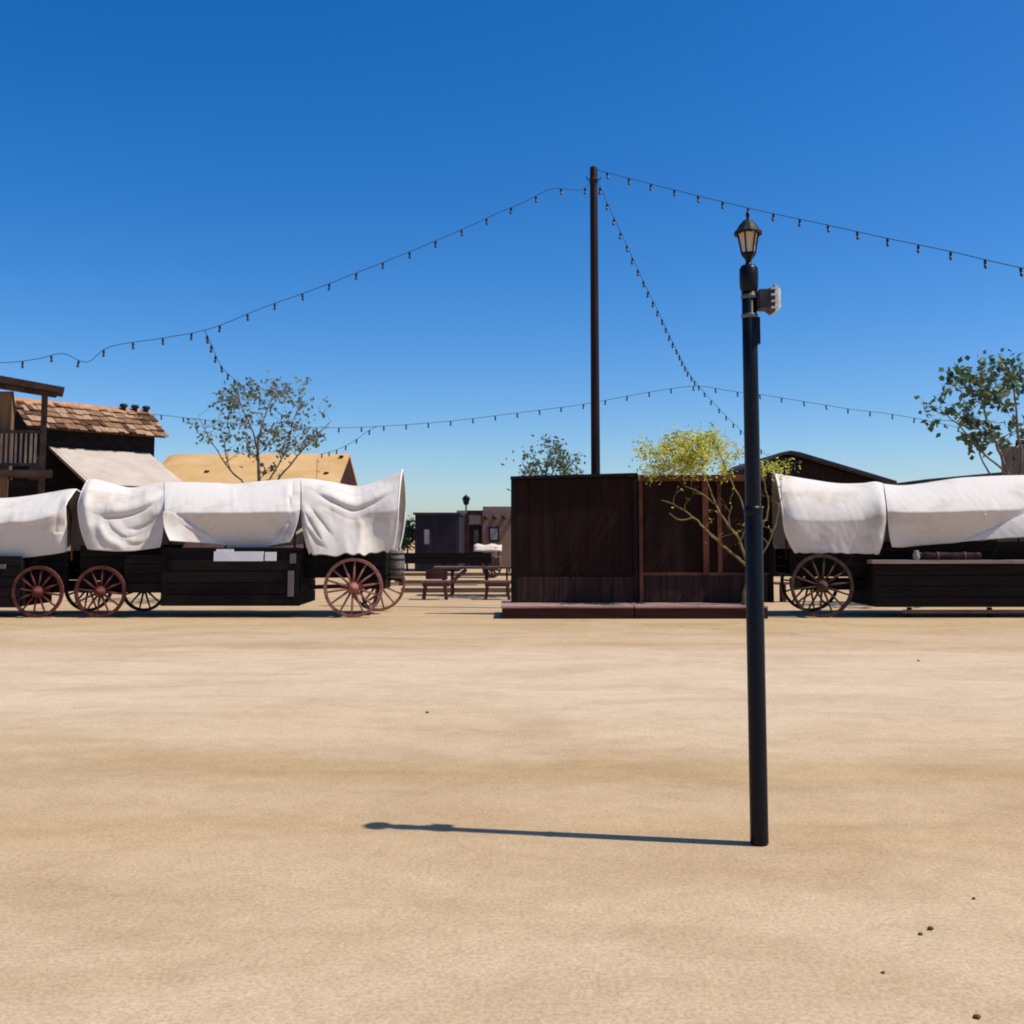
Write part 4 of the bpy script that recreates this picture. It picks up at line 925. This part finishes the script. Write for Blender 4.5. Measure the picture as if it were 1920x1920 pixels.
# adobe building
Y = 50.0
t = thing('adobe_building', 'brown adobe building with a dark door, pale sign and round beam ends', 'building', (P(910, 1000, Y).x, Y + 3, 0))
b = MB(); b.box(P(856, 1000, Y).x, P(906, 1000, Y).x, Y, Y + 6, 0, Zat(957, Y)); b.build('low_wall', M['adobe2'], t)
b = MB(); b.box(P(905, 1000, Y - .3).x, P(1010, 1000, Y).x, Y - .3, Y + 6, 0, Zat(950, Y)); b.build('high_wall', M['adobe'], t)
b = MB(); b.box(P(877, 1000, Y).x, P(904, 1000, Y).x, Y - .5, Y - .01, Zat(963, Y), Zat(957.5, Y)); b.build('door_canopy', M['door'], t)
b = MB(); b.box(P(880, 1000, Y).x, P(903, 1000, Y).x, Y - .06, Y - .003, 0.0, Zat(985, Y)); dr = b.build('door', M['door'], t)
b = MB(); b.box(P(889, 1000, Y).x, P(897, 1000, Y).x, Y - .075, Y - .062, Zat(1018, Y), Zat(994, Y)); b.build('door_pane', M['darkpane'], dr)
b = MB(); b.box(P(880, 1000, Y).x, P(902, 1000, Y).x, Y - .10, Y - .064, Zat(983, Y), Zat(966, Y)); b.build('sign', M['signw'], t)
b = MB(); b.box(P(872, 1000, Y).x, P(878, 1000, Y).x, Y - .1, Y - .004, 0, Zat(964, Y)); b.build('door_post', M['balwood'], t)
for u in (911, 928, 945, 962):
    c = P(u, 970, Y - .3); b = MB(); b.lathe((c.x, Y - .62, c.z), [(.001, 0), (.11, 0), (.11, .33)], 12, axis='Y'); b.build('beam_end', M['balwood'], t)
b = MB(); xa, xb = P(917, 1000, Y).x, P(936, 1000, Y).x; b.box(xa, xb, Y - .37, Y - .303, Zat(1016, Y), Zat(988, Y)); wf = b.build('window', M['door'], t)
b = MB(); b.box(xa + .07, xb - .07, Y - .385, Y - .372, Zat(1012, Y), Zat(991, Y)); b.build('pane', M['pane'], wf)

# far lamp over the adobe building
Y = 58.0; c = P(874, 938, Y)
t = thing('street_lamp', 'distant black lamp rising over the roof of the adobe building', 'street lamp', (c.x, Y, 0))
b = MB(); b.lathe((c.x, Y, 0), [(.07, 0), (.05, 1), (.045, c.z - .25), (.001, c.z - .25)], 10); b.build('post', M['lamp'], t)
b = MB(); b.lathe((c.x, Y, c.z - .27), [(.05, 0), (.14, .06), (.20, .32), (.24, .34), (.12, .5), (.03, .54), (.02, .6), (.001, .62)], 10); b.build('lantern', M['lamp'], t)

# long dark trough and picnic furniture in the gap
Y = 33.0
a = P(742, 1057, Y); c = P(921, 1037, Y)
t = thing('feed_trough', 'long black wooden trough standing on legs between wagon and screen', 'trough', ((a.x + c.x) / 2, Y, 0))
b = MB(); planks(b, a.x, c.x, Y, Y + .04, a.z, c.z, 2); planks(b, a.x, c.x, Y + .6, Y + .64, a.z, c.z, 2); b.box(a.x + .01, c.x - .01, Y + .05, Y + .59, a.z + .03, c.z - .06); b.build('body', [M['bed'], M['bed_b']], t)
for q_ in (.05, .5, .95):
    for dy in (.05, .53):
        xx = a.x + (c.x - a.x) * q_; b = MB(); b.box(xx - .05, xx + .05, Y + dy, Y + dy + .07, 0, a.z - .002); b.build('leg', M['bed_b'], t)

Y = 27.5
t0_, t1_ = P(812, 1066, Y), P(985, 1066, Y); zt_ = Zat(1063, Y)
t = thing('picnic_table', 'brown wooden picnic table with slanted legs left of the dark screen', 'table', ((t0_.x + t1_.x) / 2, Y, 0))
b = MB()
for k in range(5): b.box(t0_.x, t1_.x, Y + k * .16, Y + k * .16 + .15, zt_ - .05, zt_)
b.build('tabletop', M['picnictop'], t)
for q_ in (.2, .8):
    xx = t0_.x + (t1_.x - t0_.x) * q_
    for s_ in (-1, 1):
        b = MB(); b.beam((xx, Y + .4 + s_ * .18, zt_ - .05), (xx, Y + .4 + s_ * .5, 0.0), .05, .10); b.build('leg', M['picnic'], t)
    b = MB(); b.beam((xx + (.06), Y + .05, zt_ - .09), (xx + .06, Y + .75, zt_ - .09), .05, .09); b.build('cross_bar', M['picnic'], t)
b = MB(); b.beam((t0_.x + (t1_.x - t0_.x) * .36, Y + .02, zt_ - .06), (P(838, 1096, Y - .1).x, Y - .1, Zat(1098, Y)), .06, .09); b.build('slanted_brace', M['picnic'], t)
def bench(u0, u1, Y, label, back=False):
    a, c = P(u0, 1090, Y), P(u1, 1090, Y); zs_ = .46
    t = thing('wooden_bench', label, 'bench', ((a.x + c.x) / 2, Y, 0), 'benches around the picnic table')
    b = MB()
    for k in range(3): b.box(a.x, c.x, Y + k * .13, Y + k * .13 + .12, zs_ - .05, zs_)
    b.build('seat', M['picnictop'], t)
    for xx in (a.x + .12, c.x - .12):
        for dy in (.02, .28):
            b = MB(); b.beam((xx, Y + dy + .04, zs_ - .05), (xx + (-.05 if xx < (a.x + c.x) / 2 else .05), Y + dy + .04, 0), .07, .08); b.build('leg', M['picnic'], t)
    b = MB(); b.box(a.x + .05, c.x - .05, Y - .005, Y + .03, zs_ - .14, zs_ - .055); b.build('apron', M['picnic'], t)
    if back:
        b = MB(); b.box(a.x + .1, c.x - .06, Y + .36, Y + .40, zs_ + .02, zs_ + .25); b.build('backrest', M['picnic'], t)
bench(788, 842, 25.9, 'short dark bench with a low back, left end of the picnic table', True)
bench(905, 960, 25.9, 'short dark bench partly hidden by the dark screen')
for i, (v, u0, u1, lb) in enumerate(((1095, 740, 960, 'middle one of three low timbers, added as a shadow band on the sand beyond the wagon'), (1111, 752, 965, 'nearest of three low timbers, added as a shadow band on the sand beyond the wagon'), (1080, 735, 960, 'farthest of three low timbers lying on the sand beyond the wagon'))):  # the two nearer timbers are added in place of shadow bands on the ground
    p = G(850, v); a = P(u0, v, p.y); c = P(u1, v, p.y); b = MB(); b.beam((a.x, p.y, .06), (c.x, p.y + .1, .06), .14, .12)
    tag(b.build('shadow_band_timber', M['timber'], origin=((a.x + c.x) / 2, p.y, 0)), lb, 'timber', 'low timbers edging the picnic ground')
# little cart with a cream hood
Y = 39.0; c = P(915, 1030, Y)
t = thing('hand_cart', 'small brown hand cart with a cream cloth hood in front of the adobe building', 'cart', (c.x, Y, 0))
x0, x1 = P(889, 1030, Y).x, P(941, 1030, Y).x
b = MB(); pts = []; n1 = 12; vs = []
for i in range(9):
    for j in range(n1 + 1):
        a = pi * j / n1; x = x0 + (x1 - x0) * i / 8
        vs.append((x, Y - .55 * cos(a), Zat(1033, Y) + (.24 + .03 * sin(i * 1.5)) * sin(a)))
b.add(vs, [(i * (n1 + 1) + j, (i + 1) * (n1 + 1) + j, (i + 1) * (n1 + 1) + j + 1, i * (n1 + 1) + j + 1) for i in range(8) for j in range(n1)], 0, True)
o = b.build('hood', M['cream'], t); md = o.modifiers.new('thick', 'SOLIDIFY'); md.thickness = .02
b = MB(); b.box(P(906, 1, Y).x, P(940, 1, Y).x, Y - .45, Y + .45, Zat(1062, Y), Zat(1044, Y)); b.build('body', M['adobe'], t)
for xx in (x0 + .12, x1 - .12):
    for dy in (-.48, .46):
        b = MB(); b.box(xx - .025, xx + .025, Y + dy, Y + dy + .04, Zat(1060, Y), Zat(1033, Y)); b.build('hood_post', M['picnic'], t)
for dy in (-.52, .52): wheel(t, (P(924, 1, Y).x, Y + dy, .34), .34, M['brownwheel'], 10)

# barn beyond the right wagon
Y = 40.0
t = thing('barn', 'dark barn with a long sloping roof beyond the right wagon', 'barn', (P(1560, 1000, Y).x, Y + 4, 0))
pA = lambda u, v: PX(u, v, Y)
b = MB(); b.prismY([(P(1440, 1000, Y).x, 0), (P(1655, 1000, Y).x, 0), pA(1655, 906), pA(1482, 856), pA(1458, 857), pA(1440, 868)], Y, Y + 8); b.build('wall', M['barn'], t)
b = MB(); b.prismY([pA(1672, 909), pA(1673, 903), pA(1494, 849.5), pA(1476, 846.5), pA(1458, 850), pA(1434, 864), pA(1437, 868), pA(1460, 855), pA(1476, 852), pA(1490, 855)][::-1], Y - .5, Y + 8.4); b.build('roof', M['barnroof'], t)
b = MB(); b.prismY([pA(1530, 1075), pA(1600, 1075), pA(1600, 935), pA(1530, 935)], Y - .05, Y - .004); b.build('door', M['door'], t)
# low roof further right
Y = 47.0
t = thing('low_shed', 'low shed whose thin dark roof edge shows over the right wagon cover', 'shed', (P(1830, 1000, Y).x, Y + 3, 0))
b = MB(); b.prismY([(P(1745, 1000, Y).x, 0), (P(1990, 1000, Y).x, 0), pA(1990, 882) if False else PX(1990, 882, Y), PX(1745, 905, Y)], Y, Y + 6); b.build('wall', M['barn'], t)
b = MB(); b.prismY([PX(1728, 905, Y), PX(2000, 879, Y), PX(2000, 874, Y), PX(1728, 899.5, Y)], Y - .5, Y + 6.4); b.build('roof', M['barnroof'], t)
# plank hut at the right edge
class SH(MB):     # hut turned so that its side wall runs back to the right
    def build(s, name, mats, parent=None, origin=None):
        for p in s.v: p.x += (p.y - 31.0) * .46
        return MB.build(s, name, mats, parent, origin)
Y = 31.0
t = thing('plank_hut', 'tall grey brown plank hut at the right edge behind the leafy tree', 'hut', (P(1930, 1000, Y).x, Y + 1.5, 0))
b = SH(); x = P(1878, 900, Y).x; xe = P(2050, 900, Y).x
while x < xe:
    wd = rnd.uniform(.16, .24); b.box(x + .006, min(x + wd, xe), Y + rnd.uniform(0, .02), Y + 2.6, 0, Zat(833, Y) + rnd.uniform(-.06, .04)); x += wd
b.build('wall', M['tower'], t)
b = SH(); b.box(P(1897, 1, Y).x, P(1912, 1, Y).x, Y - .03, Y - .004, Zat(885, Y), Zat(845, Y)); wf = b.build('window', M['balwood'], t)
b = SH(); b.box(P(1899, 1, Y).x, P(1910, 1, Y).x, Y - .045, Y - .032, Zat(882, Y), Zat(848, Y)); b.build('pane', M['darkpane'], wf)
b = SH(); b.box(P(1872, 1, Y).x, xe + .1, Y - .15, Y + 2.8, Zat(833, Y) + .05, Zat(833, Y) + .12); b.build('roof', M['balwood'], t)

# bench behind the right wagon's wheel
bY = 25.0
a = P(1455, 1085, bY); c = P(1640, 1085, bY)
t = thing('wooden_bench', 'long dark bench behind the rear wheel of the right wagon', 'bench', ((a.x + c.x) / 2, bY, 0))
b = MB()
for k in range(3): b.box(a.x, c.x, bY + k * .13, bY + k * .13 + .12, .41, .46)
b.build('seat', M['picnictop'], t)
for xx in (a.x + .2, c.x - .2):
    for dy in (.03, .29):
        b = MB(); b.box(xx - .04, xx + .04, bY + dy, bY + dy + .07, 0, .408); b.build('leg', M['picnic'], t)
